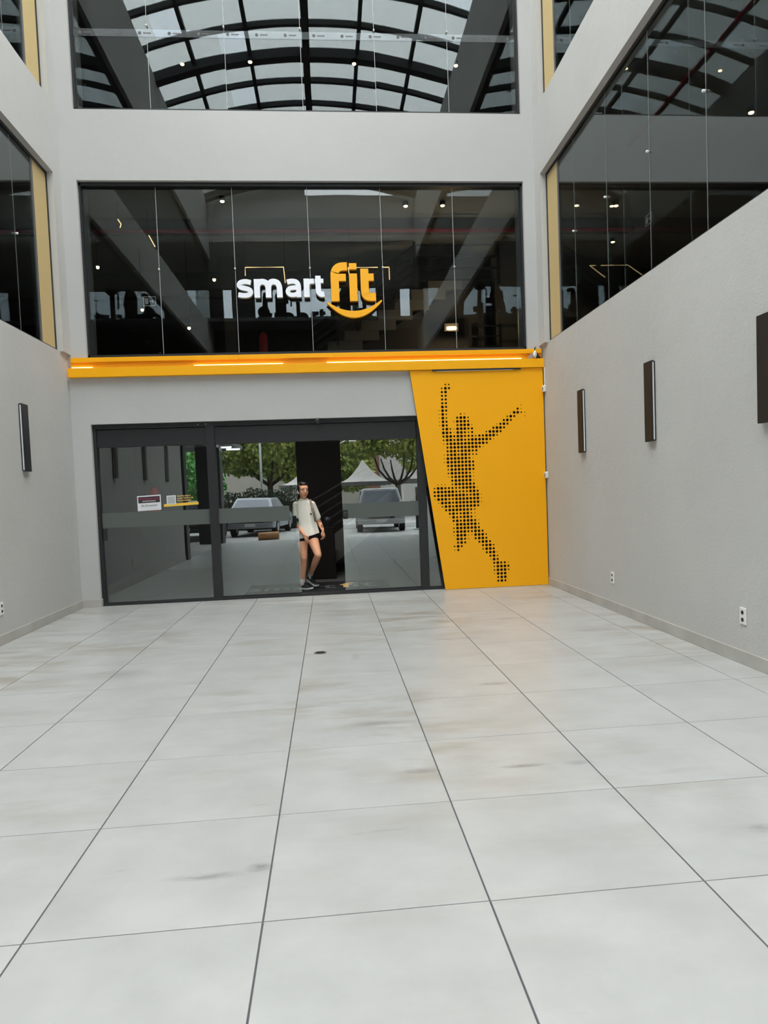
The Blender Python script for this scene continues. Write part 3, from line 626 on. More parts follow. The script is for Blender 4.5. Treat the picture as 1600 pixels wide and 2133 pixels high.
# ================================================================== wall fittings
def sconce(y, s, X, label):
    r = thing('wall_sconce', label, 'wall lamp', (X, y, 2.37), 'slim vertical wall lamps')
    def bx(d0, d1, y0, y1, z0, z1, m, nm, bv=0.0):
        a, b = sorted((X-s*d0, X-s*d1)); B(nm, m, r, a, b, y0, y1, z0, z1, bevel=bv)
    bx(0.032, 0.046, y-0.085, y+0.085, 1.96, 2.78, M['bronze'] if s > 0 else M['black'], 'front_plate', 0.002)
    bx(0.002, 0.014, y-0.078, y+0.078, 1.965, 2.775, M['black'], 'back_plate')
    bx(0.014, 0.032, y-0.078, y+0.072, 1.975, 2.765, M['sconce_led'], 'diffuser')
    for z in (1.96, 2.765): bx(0.014, 0.032, y-0.082, y+0.082, z, z+0.015, M['black'], 'end_cap')
    return adopt(r)
sconce(8.85, 1, XR, 'dark slim wall lamp on the right wall, the one nearest the yellow panel')
sconce(6.91, 1, XR, 'dark slim wall lamp on the right wall, the middle one in the row')
sconce(5.0, 1, XR, 'dark slim wall lamp on the right wall, cut by the picture edge')
sconce(8.85, -1, XL, 'black slim wall lamp on the left wall')
sconce(6.91, -1, XL, 'black slim wall lamp on the left wall, middle one seen mirrored in the door')
sconce(5.0, -1, XL, 'black slim wall lamp on the left wall, the one farthest from the door')
def outlet(y, s, X, label):
    r = thing('power_outlet', label, 'socket', (X, y, 0.405), 'white double power outlets')
    a, b = sorted((X-s*0.0005, X-s*0.012)); B('plate', M['white'], r, a, b, y-0.042, y+0.042, 0.335, 0.475, bevel=0.004)
    for z in (0.375, 0.435):
        MB().tube([(X-s*0.012, y, z), (X-s*0.0145, y, z)], 0.017, 12).build('socket', M['bronze'] if 1 else None, r)
    return adopt(r)
outlet(8.01, 1, XR, 'white double power outlet on the right wall near the yellow panel')
outlet(5.37, 1, XR, 'white double power outlet low on the right wall, nearer the camera')
outlet(8.01, -1, XL, 'white double power outlet at the foot of the left wall')
outlet(5.37, -1, XL, 'white double power outlet on the left wall, seen mirrored in the door')
for z, lab in ((3.03, 'small white alarm sensor beside the top of the yellow panel'), (1.71, 'small white alarm sensor with dark lens beside the middle of the yellow panel')):
    r = thing('alarm_sensor', lab, 'sensor', (XR, 10.38, z), 'white sensors beside the yellow panel')
    B('body', M['white'], r, XR-0.05, XR-0.0005, 10.34, 10.43, z-0.05, z+0.05, bevel=0.016)
    B('lens', M['bronze'], r, XR-0.053, XR-0.049, 10.355, 10.38, z-0.03, z+0.02); adopt(r)
MB().box(XR-0.012, XR-0.0005, 10.40, 10.415, 3.08, 3.36).build('x', M['white']).name = 'cable_cover'
tag(bpy.data.objects['cable_cover'], 'thin white cable cover above the upper alarm sensor', 'cable cover')
dr = thing('floor_drain', 'small round metal drain cover in the pale tiled floor', 'drain', (-0.152, 6.69, 0))
MB().tube([(-.152, 6.69, 0.0002), (-.152, 6.69, 0.004), (-.152, 6.69, 0.005)], [0.062, 0.062, 0.056], 24).build('rim', M['chrome'], dr, smooth=False)
g_ = MB()
for k in range(-2, 3): L_ = 0.045*math.sqrt(1-(k/3)**2); g_.box(-.152-L_, -.152+L_, 6.69+k*0.017-0.004, 6.69+k*0.017+0.004, 0.0052, 0.0062)
g_.build('slot', M['black'], dr); adopt(dr)

# ================================================================== lobby behind the doors
mt = thing('door_mat', 'black rubber entrance mat with grey and yellow lettering inside the doors', 'door mat', (-0.22, 11.5, 0))
B('pad', M['mat_rub'], mt, -1.40, 0.92, 10.98, 12.05, -0.001, 0.010, bevel=0.003)
flat = lambda x, y: Matrix.Translation((x, y, 0.0105))
text_mesh('grey_lettering', 'smart', 0.62, M['mat_grey'], mt, flat(-0.68, 11.28), 0.0006, bold=0.008)
text_mesh('yellow_lettering', 'f', 0.75, M['ytext'], mt, flat(0.22, 11.28), 0.0006, bold=0.012)
text_mesh('grey_lettering', 'it', 0.75, M['mat_grey'], mt, flat(0.50, 11.28), 0.0006, bold=0.012); adopt(mt)
lb = thing('lobby_fill_lamp', 'added fill lamp on the lobby ceiling that brightens the woman', 'lamp', (-0.3, 11.0, 3.19))  # added lamp, unseen above the doors, lights the woman
B('housing', M['black'], lb, -0.75, 0.15, 10.93, 11.07, 3.17, 3.20); B('diffuser', M['lampw2'], lb, -0.72, 0.12, 10.95, 11.05, 3.155, 3.17); adopt(lb)
la = bpy.data.lights.new('lobby_fill_glow', 'AREA'); la.energy = 16; la.color = (1, 0.93, 0.84); la.shape = 'RECTANGLE'; la.size = 0.8; la.size_y = 0.1
lo = bpy.data.objects.new('lobby_fill_glow', la); C.objects.link(lo); lo.location = (-0.3, 11.0, 3.15); lo.parent = lb; lo.matrix_parent_inverse = Matrix.Translation(-Vector(lb.location))
# staircase in the dark
sr = thing('lobby_staircase', 'dark staircase rising behind the open doorway', 'staircase', (-0.5, 14.4, 0))
B('stringer', M['inner_mid'], sr, 0, 0.01, 13.38, 13.42, 0, 0.01)
sr.children[0].data.clear_geometry(); _mb = MB().prism([(-0.6, 0), (-0.2, 0), (3.2, 2.6), (3.2, 2.95), (-0.6, 0.30)], 13.38, 13.42); sr.children[0].data.from_pydata(_mb.v, [], _mb.f)
for k in range(13): B('step', M['inner'], sr, -0.5+0.27*k, -0.2+0.27*k, 13.45, 14.7, 0.17*k, 0.17*(k+1), bevel=0.004)
for k in range(5):
    MB().bar((-0.5, 13.40, 0.55+0.2*k), (3.1, 13.40, 3.0+0.2*k*0.3), 0.03).build('handrail', M['black'], sr)
adopt(sr)
ds = thing('reception_turnstile', 'black turnstile box standing behind the woman', 'turnstile', (-0.13, 12.7, 0))
B('cabinet', M['dark'], ds, -0.42, 0.07, 12.55, 12.95, 0.0, 0.95, bevel=0.02)
MB().tube([(-0.05, 12.6, 0.95), (-0.05, 12.6, 1.08)], 0.02, 8).build('post', M['black'], ds)
MB().ball((-0.05, 12.6, 1.09), (0.055, 0.03, 0.04)).build('reader', mat('bluish_reader', (0.06, 0.07, 0.10), 0.3), ds, smooth=True)
adopt(ds)
def extinguisher(x, y, z, s, label):
    r = thing('fire_extinguisher', label, 'extinguisher', (x, y, z), 'red fire extinguishers')
    MB().tube([(x, y, z), (x, y, z+0.02*s), (x, y, z+0.42*s), (x, y, z+0.49*s), (x, y, z+0.52*s)], [0.075*s, 0.085*s, 0.085*s, 0.06*s, 0.025*s], 16).build('cylinder', M['red'], r, smooth=True)
    MB().tube([(x, y, z+0.52*s), (x, y, z+0.58*s)], 0.02*s, 8).box(x-0.03*s, x+0.09*s, y-0.01, y+0.01, z+0.57*s, z+0.60*s).build('valve', M['black'], r)
    MB().tube([(x, y-0.02, z+0.57*s), (x-0.08*s, y-0.03, z+0.62*s), (x-0.12*s, y-0.03, z+0.52*s), (x-0.11*s, y-0.03, z+0.2*s)], 0.011*s, 8).build('hose', M['black'], r, smooth=True)
    return adopt(r)
extinguisher(-3.07, 12.5, 1.22, 1.1, 'red fire extinguisher behind the left glass pane')
extinguisher(-1.16, 13.9, 4.25, 1.0, 'red fire extinguisher low behind the sign window')

# ================================================================== first floor gym behind the sign window
gs = thing('gym_staircase', 'grey stepped staircase behind the sign window', 'staircase', (0.4, 14.2, 3.62))
for k in range(8):
    x = -0.25+0.345*k; z = 4.20+0.2*k
    B('step', M['step'], gs, x, x+0.70, 14.0, 15.0, z, z+0.20, bevel=0.004)
MB().prism([(0.25, 3.62), (3.3, 3.62), (3.3, 5.6), (2.75, 5.6), (0.25, 4.2)], 14.05, 14.95).build('under_stair', M['inner'], gs); adopt(gs)
rl = thing('stair_railing', 'black square-bar railing of the gym staircase', 'railing', (2.5, 13.9, 5.7))
for x in (1.90, 3.60): B('post', M['black'], rl, x-0.03, x+0.03, 13.87, 13.93, 5.66, 6.50)
for z in (6.44, 6.21, 5.98, 5.75): B('rail', M['black'], rl, 1.90, 3.60, 13.885, 13.915, z-0.014, z+0.014)
for k in range(5):
    MB().bar((1.90, 13.9, 6.44-0.17*k), (-0.2, 13.9, 5.05-0.17*k), 0.035).build('sloping_rail', M['black'], rl)
    MB().bar((1.90-0.4*k, 13.9, 6.44-0.28*k), (1.90-0.4*k, 13.9, 5.60-0.28*k), 0.035).build('baluster', M['black'], rl)
adopt(rl)
rl = thing('landing_railing', 'black railing low behind the right end of the sign window', 'railing', (3.3, 13.9, 3.62))
for x in (2.98, 3.60): B('post', M['black'], rl, x-0.025, x+0.025, 13.87, 13.93, 3.62, 4.86)
for z in (4.82, 4.62, 4.42, 4.2): B('rail', M['black'], rl, 2.98, 3.60, 13.885, 13.915, z-0.012, z+0.012)
adopt(rl)
wlp = thing('bulkhead_lamp', 'glowing warm bulkhead lamp on the wall below the gym stairs', 'lamp', (2.54, 13.6, 4.72))
B('lens', M['lampw'], wlp, 2.44, 2.64, 13.55, 13.60, 4.685, 4.745, bevel=0.02); B('base', M['bronze'], wlp, 2.40, 2.68, 13.60, 13.63, 4.66, 4.82, bevel=0.005); adopt(wlp)
lt = bpy.data.lights.new('bulkhead_glow', 'POINT'); lt.energy = 12; lt.color = (1, 0.7, 0.4); lt.shadow_soft_size = 0.05
lo = bpy.data.objects.new('bulkhead_glow', lt); C.objects.link(lo); lo.location = (2.54, 13.4, 4.7); lo.parent = wlp; lo.matrix_parent_inverse = Matrix.Translation(-Vector(wlp.location))
def exit_sign(c, u, label):
    """c centre; u unit vector of its width"""
    c = Vector(c); u = Vector(u); n = u.cross(Vector((0, 0, 1))); r = thing('exit_sign', label, 'exit sign', c, 'dark exit signs')
    w, h = 0.115, 0.085
    def q(a0, a1, b0, b1, d0, d1, m, nm):
        mb = MB(); mb.box(a0, a1, d0, d1, b0, b1); mb.v = [tuple(c + u*x + n*y + Vector((0, 0, 1))*z) for x, y, z in mb.v]; return mb.build(nm, m, r)
    q(-w, w, -h, h, -0.01, 0.01, M['dark'], 'board')
    for a in ((-w, w, h-0.012, h), (-w, w, -h, -h+0.012), (-w, -w+0.012, -h, h), (w-0.012, w, -h, h)): q(*a, 0.010, 0.013, M['signlit'], 'border')
    q(-0.075, -0.02, -0.05, 0.05, 0.010, 0.013, M['signlit'], 'figure'); q(0.0, 0.06, -0.008, 0.008, 0.010, 0.013, M['signlit'], 'arrow_shaft')
    mb = MB(); mb.prism([(0.05, -0.03), (0.085, 0), (0.05, 0.03)], 0.010, 0.013); mb.v = [tuple(c + u*x + n*y + Vector((0, 0, 1))*z) for x, y, z in mb.v]; mb.build('arrow_head', M['signlit'], r)
    return adopt(r)
exit_sign((-3.09, 13.0, 5.15), (1, 0, 0), 'dark exit sign with an arrow behind the left part of the sign window')
exit_sign((5.4, 11.05, 5.83), (0, -1, 0), 'dark exit sign behind the right-hand window')
def spot(x, y, z, label, group):
    r = thing('ceiling_spot', label, 'spotlight', (x, y, z), group)
    MB().tube([(x, y, z), (x, y, z+0.07)], 0.05, 12).build('can', M['black'], r); MB().tube([(x, y, z-0.012), (x, y, z+0.001)], [0.032, 0.036], 12).build('bulb', M['lampw'], r)
    return adopt(r)
for x, y, l in ((-1.586, 12.06, 'warm ceiling spot behind the upper left of the sign window'), (1.55, 12.26, 'warm ceiling spot behind the upper right of the sign window'), (2.203, 12.24, 'warm ceiling spot behind the sign window, right of its near twin')):
    spot(x, y, 6.54, l, 'ceiling spots behind the sign window')
for x, y, l in ((-2.35, 13.3, 'leftmost warm spot behind the topmost window'), (-1.11, 13.2, 'second warm spot from the left behind the topmost window'), (0.8, 13.2, 'third warm spot from the left behind the topmost window'), (2.72, 13.2, 'rightmost warm spot behind the topmost window')):
    spot(x, y, 9.52, l, 'ceiling spots behind the topmost window')
for x, y, z, l in ((5.35, 12.2, 6.52, 'warm ceiling spot highest behind the right-hand window'), (6.05, 14.0, 6.52, 'warm ceiling spot lower behind the right-hand window'), (5.95, 9.15, 6.52, 'warm ceiling spot at the top right of the picture')):
    spot(x, y, z, l, 'ceiling spots behind the right-hand windows')
for x, y, z, l in ((-4.27, 14, 6.09, 'small warm pendant at the far left behind the sign window'), (-2.07, 14, 5.83, 'small warm pendant just left of the white letters'), (-2.6, 14, 4.9, 'small warm pendant low behind the sign window'), (-3.6, 14.5, 5.4, 'small warm pendant left of the exit sign')):
    r = thing('pendant_lamp', l, 'lamp', (x, y, z), 'small pendants behind the sign window')
    MB().tube([(x, y, z+0.04), (x, y, 6.60)], 0.004, 6).build('cord', M['black'], r); MB().ball((x, y, z), 0.03, 10, 6).build('bulb', M['lampw'], r, smooth=True)
    MB().tube([(x, y, z+0.015), (x, y, z+0.05)], [0.045, 0.02], 10).build('shade', M['black'], r); adopt(r)
def led_frame(pts, label):
    r = thing('tube_light', label, 'lamp', pts[0], 'bent warm tube lights behind the sign window')
    MB().tube(pts, 0.008, 8).build('tube', M['lampt'], r, smooth=True)
    for p in (pts[0], pts[-1]): MB().tube([p, (p[0], p[1], 6.60)], 0.0025, 5).build('wire', M['black'], r)
    return adopt(r)
led_frame([(-1.38, 13.2, 5.66), (-1.44, 13.8, 6.0), (-0.70, 13.8, 6.0), (-0.64, 13.0, 5.46)], 'bent warm tube light above the white letters')
led_frame([(0.56, 13.2, 5.60), (0.56, 13.8, 5.98), (1.13, 13.8, 5.98), (1.10, 13.3, 5.82)], 'bent warm tube light above the yellow letters')
led_frame([(1.25, 13.8, 5.98), (1.37, 13.8, 5.98), (1.31, 13.2, 5.56)], 'short bent warm tube right of the yellow letters')
led_frame([(-3.35, 12.2, 6.30), (-3.30, 12.2, 6.22), (-3.32, 12.2, 6.16)], 'short warm tube in the upper left of the sign window')
led_frame([(-2.95, 12.6, 6.18), (-2.85, 12.6, 5.98)], 'slanted warm tube left of the exit sign')
# gym machines on the street side, black against the bright windows
def machine(x, y, z, kind, label):
    r = thing('exercise_machine', label, 'gym machine', (x, y, z), 'gym machines at the street windows'); m = M['dark']
    B('base', m, r, x-0.22, x+0.22, y-0.3, y+0.5, z, z+0.12, bevel=0.02)
    if kind == 0:
        MB().bar((x, y, z+0.1), (x, y+0.1, z+1.05), 0.12).build('column', m, r); MB().ball((x, y+0.1, z+1.1), (0.20, 0.1, 0.14)).build('console', m, r, smooth=True)
        MB().tube([(x-0.22, y+0.2, z+0.5), (x-0.21, y+0.15, z+1.0), (x-0.05, y+0.1, z+1.05)], 0.025, 8).build('handle', m, r, smooth=True)
    elif kind == 1:
        MB().tube([(x, y+0.1, z+0.1), (x, y+0.1, z+0.9)], [0.12, 0.07], 8).build('column', m, r); MB().tube([(x-0.05, y+0.05, z+0.36), (x-0.05, y+0.11, z+0.36)], 0.20, 18).build('flywheel', m, r)
        MB().ball((x+0.08, y+0.1, z+0.95), (0.14, 0.1, 0.07)).build('saddle', m, r, smooth=True)
    else:
        B('weight_stack', m, r, x-0.2, x+0.16, y-0.1, y+0.2, z+0.12, z+0.95, bevel=0.05); MB().tube([(x-0.18, y, z+0.85), (x-0.08, y, z+1.12), (x+0.12, y, z+1.1), (x+0.2, y, z+0.65)], 0.045, 8).build('arm', m, r, smooth=True)
        MB().ball((x, y, z+1.02), (0.15, 0.1, 0.12)).build('pulley', m, r, smooth=True)
    return adopt(r)
for i, (x, k) in enumerate(((-1.85, 1), (-1.3, 2), (-0.75, 0), (0.85, 2), (1.45, 0), (-7.9, 2), (-6.9, 0), (5.9, 2), (-4.7, 0))):
    machine(x, YF+0.5, 7.30 if abs(x) < 3.4 else 7.11, k, 'black exercise machine silhouetted at the street windows, ' + ('mirrored below the letter m', 'mirrored below the letter a', 'mirrored below the letter r', 'mirrored behind the smile', 'mirrored right of the smile', 'at the far left', 'beside the left room window', 'in the right room', 'near the left beam')[i])
B('floor_2', M['inner_floor'], None, XL+0.06, XR-0.06, YF, YF+1.3, 7.20, 7.299, kind='structure')

# ================================================================== the street behind the camera (mirrored in the glass)
B('ground', M['concrete'], None, -30, 30, -60, YF-0.201, -0.15, -0.03, kind='structure')
B('pavement', M['asphalt'], None, -30, 30, -13, -9, -0.029, -0.022, kind='structure')
for X, s in ((XL, -1),):
    a, b = sorted((X, X+s*6)); B('ground', M['concrete'], None, a, b, YF-0.2, YW, -0.15, -0.004, kind='structure')
aw = tag(B('awning', M['inner_mid'], None, -9.5, -3.3, -6.2, -3.05, 3.38, 3.52), 'grey awning slab left of the street opening, mirrored in the door', 'awning')
for x, y, l in ((-3.6, -3.5, 'cool tube light under the awning, the higher one in the mirror image'), (-3.45, -4.6, 'cool tube light under the awning, the lower one in the mirror image')):
    r = thing('tube_lamp', l, 'lamp', (x, y, 3.36), 'cool tube lights under the awning'); B('housing', M['white'], r, x-0.25, x+0.25, y-0.04, y+0.04, 3.34, 3.38)
    MB().tube([(x-0.24, y, 3.315), (x+0.24, y, 3.315)], 0.025, 8).build('tube', M['lampc'], r, smooth=True); adopt(r)

def wheel(parent, x, y, r, ax):
    d = Vector((0.1, 0, 0)) if ax == 'x' else Vector((0, 0.1, 0)); c = Vector((x, y, r-0.03))
    o = MB().tube([c-d, c-d*0.9, c+d*0.9, c+d], [r*0.93, r, r, r*0.93], 20).build('wheel', M['tyre'], parent)
    MB().tube([c-d*1.05, c+d*1.05], r*0.6, 16).build('rim', M['chrome'], o)
def car(cx, cy, yaw, paint, label, L=4.3, Wd=1.85, H=1.66, sloped=False, plate=True):
    """rear of the car at local y=0 looking towards +y, body runs to -L"""
    r = thing('car', label, 'car', (cx, cy, -0.03)); mt_ = Matrix.Translation((cx, cy, -0.03)) @ Matrix.Rotation(yaw, 4, 'Z')
    def put(mb, nm, m, par=None, **k):
        mb.v = [tuple(mt_ @ Vector(v)) for v in mb.v]; return mb.build(nm, m, par or r, **k)
    h = Wd/2
    low = [(0, 0.32), (0.02, 0.75), (-0.05, 1.0), (-0.35, 1.02), (-L+1.2, 1.0), (-L+0.15, 0.85), (-L, 0.6), (-L+0.05, 0.3)]
    mb = MB()
    secs = [(-1, 0.90, 0.0), (-0.93, 0.97, 0.0), (0.93, 0.97, 0), (1, 0.90, 0)]
    n = len(mb.v)
    for sx, k, _ in secs:
        for y, z in low: mb.v.append((sx*h, -L/2+(y+L/2)*(0.985 if abs(sx) == 1 else 1), 0.3+(z-0.3)*(1 if abs(sx) < 1 else 0.95)))
    q = len(low)
    for i in range(3):
        for j in range(q): mb.f.append((n+i*q+j, n+i*q+(j+1) % q, n+(i+1)*q+(j+1) % q, n+(i+1)*q+j))
    mb.f.append(tuple(range(n, n+q))); mb.f.append(tuple(range(n+3*q, n+4*q)))
    body = put(mb, 'body', paint, smooth=False, bevel=0.04)
    rt = 0.75 if sloped else 0.28
    roof = [(-0.06, 0.98), (-rt, H), (-L*0.52, H), (-L*0.70, 0.99)]
    mb = MB(); n = 0
    for sx, ins in ((-1, 0), (1, 0)):
        for y, z in roof: mb.v.append((sx*(h*0.96 - (z-0.98)/(H-0.98)*0.20), y, z))
    mb.f = [(0, 1, 2, 3), (4, 7, 6, 5), (0, 4, 5, 1), (1, 5, 6, 2), (2, 6, 7, 3), (3, 7, 4, 0)]
    cab = put(mb, 'cabin', paint, bevel=0.05)
    def pane(p4, nm):  # four corner points, pushed out a little
        p = [Vector(v) for v in p4]; nn = (p[1]-p[0]).cross(p[3]-p[0]).normalized()*0.012; mb = MB(); mb.v = [tuple(v-nn) for v in p]+[tuple(v+nn) for v in p]
        mb.f = [(0, 1, 2, 3), (7, 6, 5, 4)]+[(i, 4+i, 4+(i+1) % 4, (i+1) % 4) for i in range(4)]; put(mb, nm, M['carglass'], cab)
    wtop = h*0.96-0.20; f = 0.12; yb, yt = -0.06, -rt
    lp = lambda a, b, t: a+(b-a)*t
    pane([(-lp(h*.96, wtop, .12)+.1, lp(yb, yt, .12), lp(.98, H, .12)), (lp(h*.96, wtop, .12)-.1, lp(yb, yt, .12), lp(.98, H, .12)), (wtop-.08, lp(yb, yt, .86), lp(.98, H, .86)), (-wtop+.08, lp(yb, yt, .86), lp(.98, H, .86))], 'rear_window')
    yb, yt = -L*0.70, -L*0.52
    pane([(-lp(h*.96, wtop, .12)+.08, lp(yb, yt, .12), lp(.98, H, .12)), (lp(h*.96, wtop, .12)-.08, lp(yb, yt, .12), lp(.98, H, .12)), (wtop-.08, lp(yb, yt, .88), lp(.98, H, .88)), (-wtop+.08, lp(yb, yt, .88), lp(.98, H, .88))], 'windscreen')
    for s in (-1, 1):
        for y0, y1 in ((-0.55-rt*0.3, -L*0.30), (-L*0.31, -L*0.54)):
            z0, z1 = 1.04, H-0.1; x0, x1 = s*(h*.96-.02), s*(wtop+0.03)
            pane([(x0, y0, z0), (x0, y1-(0.25 if y1 < -L*.4 else 0), z0), (x1, y1, z1), (x1, y0-0.1, z1)], 'side_window')
        put(MB().box(s*h*0.98-0.09, s*h*0.98+0.09, -0.10, 0.03, 0.72, 1.02), 'tail_lamp', M['tail'], bevel=0.02)
        put(MB().box(s*h*0.78-0.16, s*h*0.78+0.16, -L-0.01, -L+0.08, 0.62, 0.76), 'head_lamp', M['white'], bevel=0.02)
        put(MB().box(s*(h+0.05)-0.08, s*(h+0.05)+0.08, -L*0.63, -L*0.59, 1.0, 1.14), 'mirror', paint, bevel=0.02)
    put(MB().box(-h*0.97, h*0.97, -0.08, 0.10, 0.34, 0.52), 'bumper', paint if paint != M['carb'] else M['carb'], bevel=0.03)
    put(MB().box(-h*0.55, h*0.55, 0.0, 0.03, 0.56, 0.86), 'tailgate_recess', M['carb'], bevel=0.01)
    put(MB().box(-h*0.97, h*0.97, -L-0.06, -L+0.1, 0.32, 0.5), 'bumper', M['carb'], bevel=0.03)
    if plate: put(MB().box(-0.2, 0.2, 0.10, 0.115, 0.40, 0.52), 'number_plate', M['white'], bevel=0.003)
    for s in (-1, 1):
        for y in (-0.75, -L+0.8):
            c = Vector((s*(h-0.09), y, 0.33)); d = Vector((0.11, 0, 0)); w_ = put(MB().tube([c-d, c-d*.85, c+d*.85, c+d], [.30, .33, .33, .30], 18), 'wheel', M['tyre']); put(MB().tube([c-d*1.04, c+d*1.04], .19, 14), 'rim', M['chrome'], w_)
    return adopt(r)
car(2.0, -5.6, 0.02, M['carw'], 'white car seen from behind, mirrored in the right door leaf', H=1.72)
car(-5.3, -4.6, 0.0, M['carb'], 'black car with a white plate, mirrored left of the dark column', H=1.5, sloped=True)
car(-3.15, -6.4, 0.12, M['cars'], 'silver car mirrored between the dark column and the woman', H=1.52, sloped=True)

def foliage(name, blobs, n, size, m, parent):
    v = []; f = []; rn = random.Random(len(blobs)*31+n); tot = sum(b[3]*b[4] for b in blobs)
    for (x, y, z, rx, rz_) in blobs:
        for _ in range(int(n*rx*rz_/tot)):
            while True:
                a, b, c = rn.uniform(-1, 1), rn.uniform(-1, 1), rn.uniform(-1, 1); q = a*a+b*b+c*c
                if 0.35 < q < 1: break
            p = Vector((x+a*rx, y+b*rx, z+c*rz_)); u = Vector((rn.gauss(0, 1), rn.gauss(0, 1), rn.gauss(0, .6))).normalized(); w = u.orthogonal().normalized()
            w = (Matrix.Rotation(rn.uniform(0, 6.28), 3, u) @ w); t = u.cross(w)*size*0.5; w = w*size; k = len(v)
            v += [tuple(p-w), tuple(p+t), tuple(p+w), tuple(p-t)]; f.append((k, k+1, k+2, k+3))
    mb = MB(); mb.v = v; mb.f = f; o = mb.build(name, m, parent, fix=False); o['kind'] = 'stuff'; return o
def tree(x, y, th, blobs, n, m, label, size=0.16, trunk=0.16):
    r = thing('tree', label, 'tree', (x, y, -0.03), 'trees across the street')
    T_ = MB().tube([(x, y, -0.05), (x+.03, y, th*0.5), (x, y, th)], [trunk*1.3, trunk, trunk*.95], 10).build('trunk', M['bark'], r, smooth=True)
    for i in range(6):
        a = i*1.05+0.3; e = (x+math.cos(a)*1.4, y+math.sin(a)*1.2, th+1.5+0.25*(i % 2))
        MB().tube([(x, y, th-0.1), (x+math.cos(a)*0.7, y+math.sin(a)*0.6, th+0.35), (x+math.cos(a)*1.15, y+math.sin(a), th+0.9), e], [trunk*.6, trunk*.45, trunk*.35, trunk*.2], 8).build('branch', M['bark'], r, smooth=True)
    foliage('foliage', [(x+a, y+b, c, d, e_) for a, b, c, d, e_ in blobs], n, size, m, r); return adopt(r)
big = [(0, 0, 5.2, 2.6, 1.7), (-2.0, 0.3, 4.6, 1.6, 1.1), (2.3, 0.2, 5.0, 1.8, 1.3), (0.6, -.5, 6.6, 2.2, 1.4), (-1.4, 0, 6.2, 1.8, 1.4)]
tree(4.1, -19.5, 2.0, big, 9000, M['leaf'], 'spreading tree with a forked dark trunk, mirrored in the right door leaf', 0.17)
tree(-3.2, -17, 2.2, [(0, 0, 5.0, 2.2, 2.6), (1.6, 0, 4.0, 1.2, 1.4), (-1.6, 0, 4.2, 1.5, 1.6)], 7000, M['leaf'], 'tall drooping yellow-green tree mirrored in the left door leaf', 0.15)
tree(-0.6, -31, 1.5, [(0, 0, 4.2, 3.0, 2.8), (2.4, 0, 3.4, 1.8, 1.8), (-2.4, 0, 4.6, 2.0, 2.2)], 7000, M['leaf'], 'dark rounded tree far across the street, mirrored beside the doorway', 0.22)
tree(-8.6, -14, 1.2, [(0, 0, 2.6, 2.6, 1.9), (2.2, 1, 2.2, 1.5, 1.3), (-2.4, 0, 3.4, 2.2, 1.8)], 7000, M['leaf2'], 'bright green bush mirrored left of the dark column', 0.15)
tree(10.0, -31, 1.8, [(0, 0, 4.8, 3.2, 2.8), (-2.6, 0, 4.4, 2.0, 2.0), (2.6, 0, 5.2, 2.2, 2.4)], 5000, M['leaf'], 'rightmost broad tree across the street', 0.24)
tree(-13.5, -24, 1.8, [(0, 0, 5.0, 3.6, 3.0), (3.6, 0, 4.6, 2.6, 2.6), (-3.4, 0, 5.2, 2.6, 2.6)], 5000, M['leaf'], 'leftmost broad tree across the street', 0.24)
hd = thing('hedge', 'low dark hedge mirrored behind the silver car', 'hedge', (-3.2, -11, 0)); B('twig_core', M['bark'], hd, -5.4, -1.3, -12.1, -11.8, -0.02, 1.3)
foliage('leaves', [(-4.6, -11.95, 0.9, 0.9, 0.9), (-3.6, -11.95, 1.0, 0.9, 1.0), (-2.7, -11.95, 0.95, 0.9, 0.95), (-1.9, -11.95, 1.0, 0.9, 1.0)], 5000, 0.07, M['hedge'], hd); adopt(hd)
def tent(x, y, w, z0, zp, label):
    r = thing('market_tent', label, 'tent', (x, y, 0), 'white tents across the street'); h = w/2; mb = MB(); n = 8; L_ = []
    for i in range(n+1):
        t = i/n; k = (1-t)**1.0; zz = z0+(zp-z0)*(t**1.9); q = h*(1-t)+0.03; L_.append((q, zz))
    for q, zz in L_: mb.v += [(x-q, y-q, zz), (x+q, y-q, zz), (x+q, y+q, zz), (x-q, y+q, zz)]
    for i in range(n):
        for j in range(4): a = 4*i+j; b = 4*i+(j+1) % 4; mb.f.append((a, b, b+4, a+4))
    mb.build('canopy', M['tent'], r, fix=False)
    v_ = MB()
    for a, b, c, d in ((x-h, x+h, y+h, y+h+.02), (x-h, x+h, y-h-.02, y-h), (x-h-.02, x-h, y-h, y+h), (x+h, x+h+.02, y-h, y+h)): v_.box(a, b, c, d, z0-0.25, z0)
    v_.build('valance', M['inner_mid'], r)
    for sx in (-1, 1):
        for sy in (-1, 1): MB().tube([(x+sx*h*.97, y+sy*h*.97, -0.03), (x+sx*h*.97, y+sy*h*.97, z0)], 0.04, 8).build('pole', M['white'], r)
    return adopt(r)
tent(2.3, -24, 3.4, 2.25, 3.7, 'small peaked white tent mirrored over the white car'); tent(7.0, -24, 5.0, 2.3, 4.6, 'large white tent mirrored behind the forked tree')
tent(-1.6, -24, 3.0, 2.2, 3.2, 'small white tent beside the doorway in the mirror image')
bw = thing('boundary_wall', 'brown plank wall mirrored right of the white car', 'wall', (7, -18, 0))
for k in range(22): B('plank', M['brick'] if k % 2 else M['bark'], bw, 4.8+0.24*k, 5.02+0.24*k, -17.1, -17.0-0.02*(k % 3), -0.03, 1.75)
adopt(bw)
bl = thing('far_building', 'pale flat-roofed building with a brown corner, mirrored behind the trees', 'building', (0.4, -36, 0))
B('wall', mat('far_beige', (0.30, 0.28, 0.24), 0.9), bl, -14, 3.2, -42, -38, -0.03, 6.2); B('wall', M['brick'], bl, 3.2, 4.4, -42, -37.8, -0.03, 7.2)
B('roof', M['inner_mid'], bl, -14.4, 3.2, -42.4, -37.6, 6.2, 7.6)
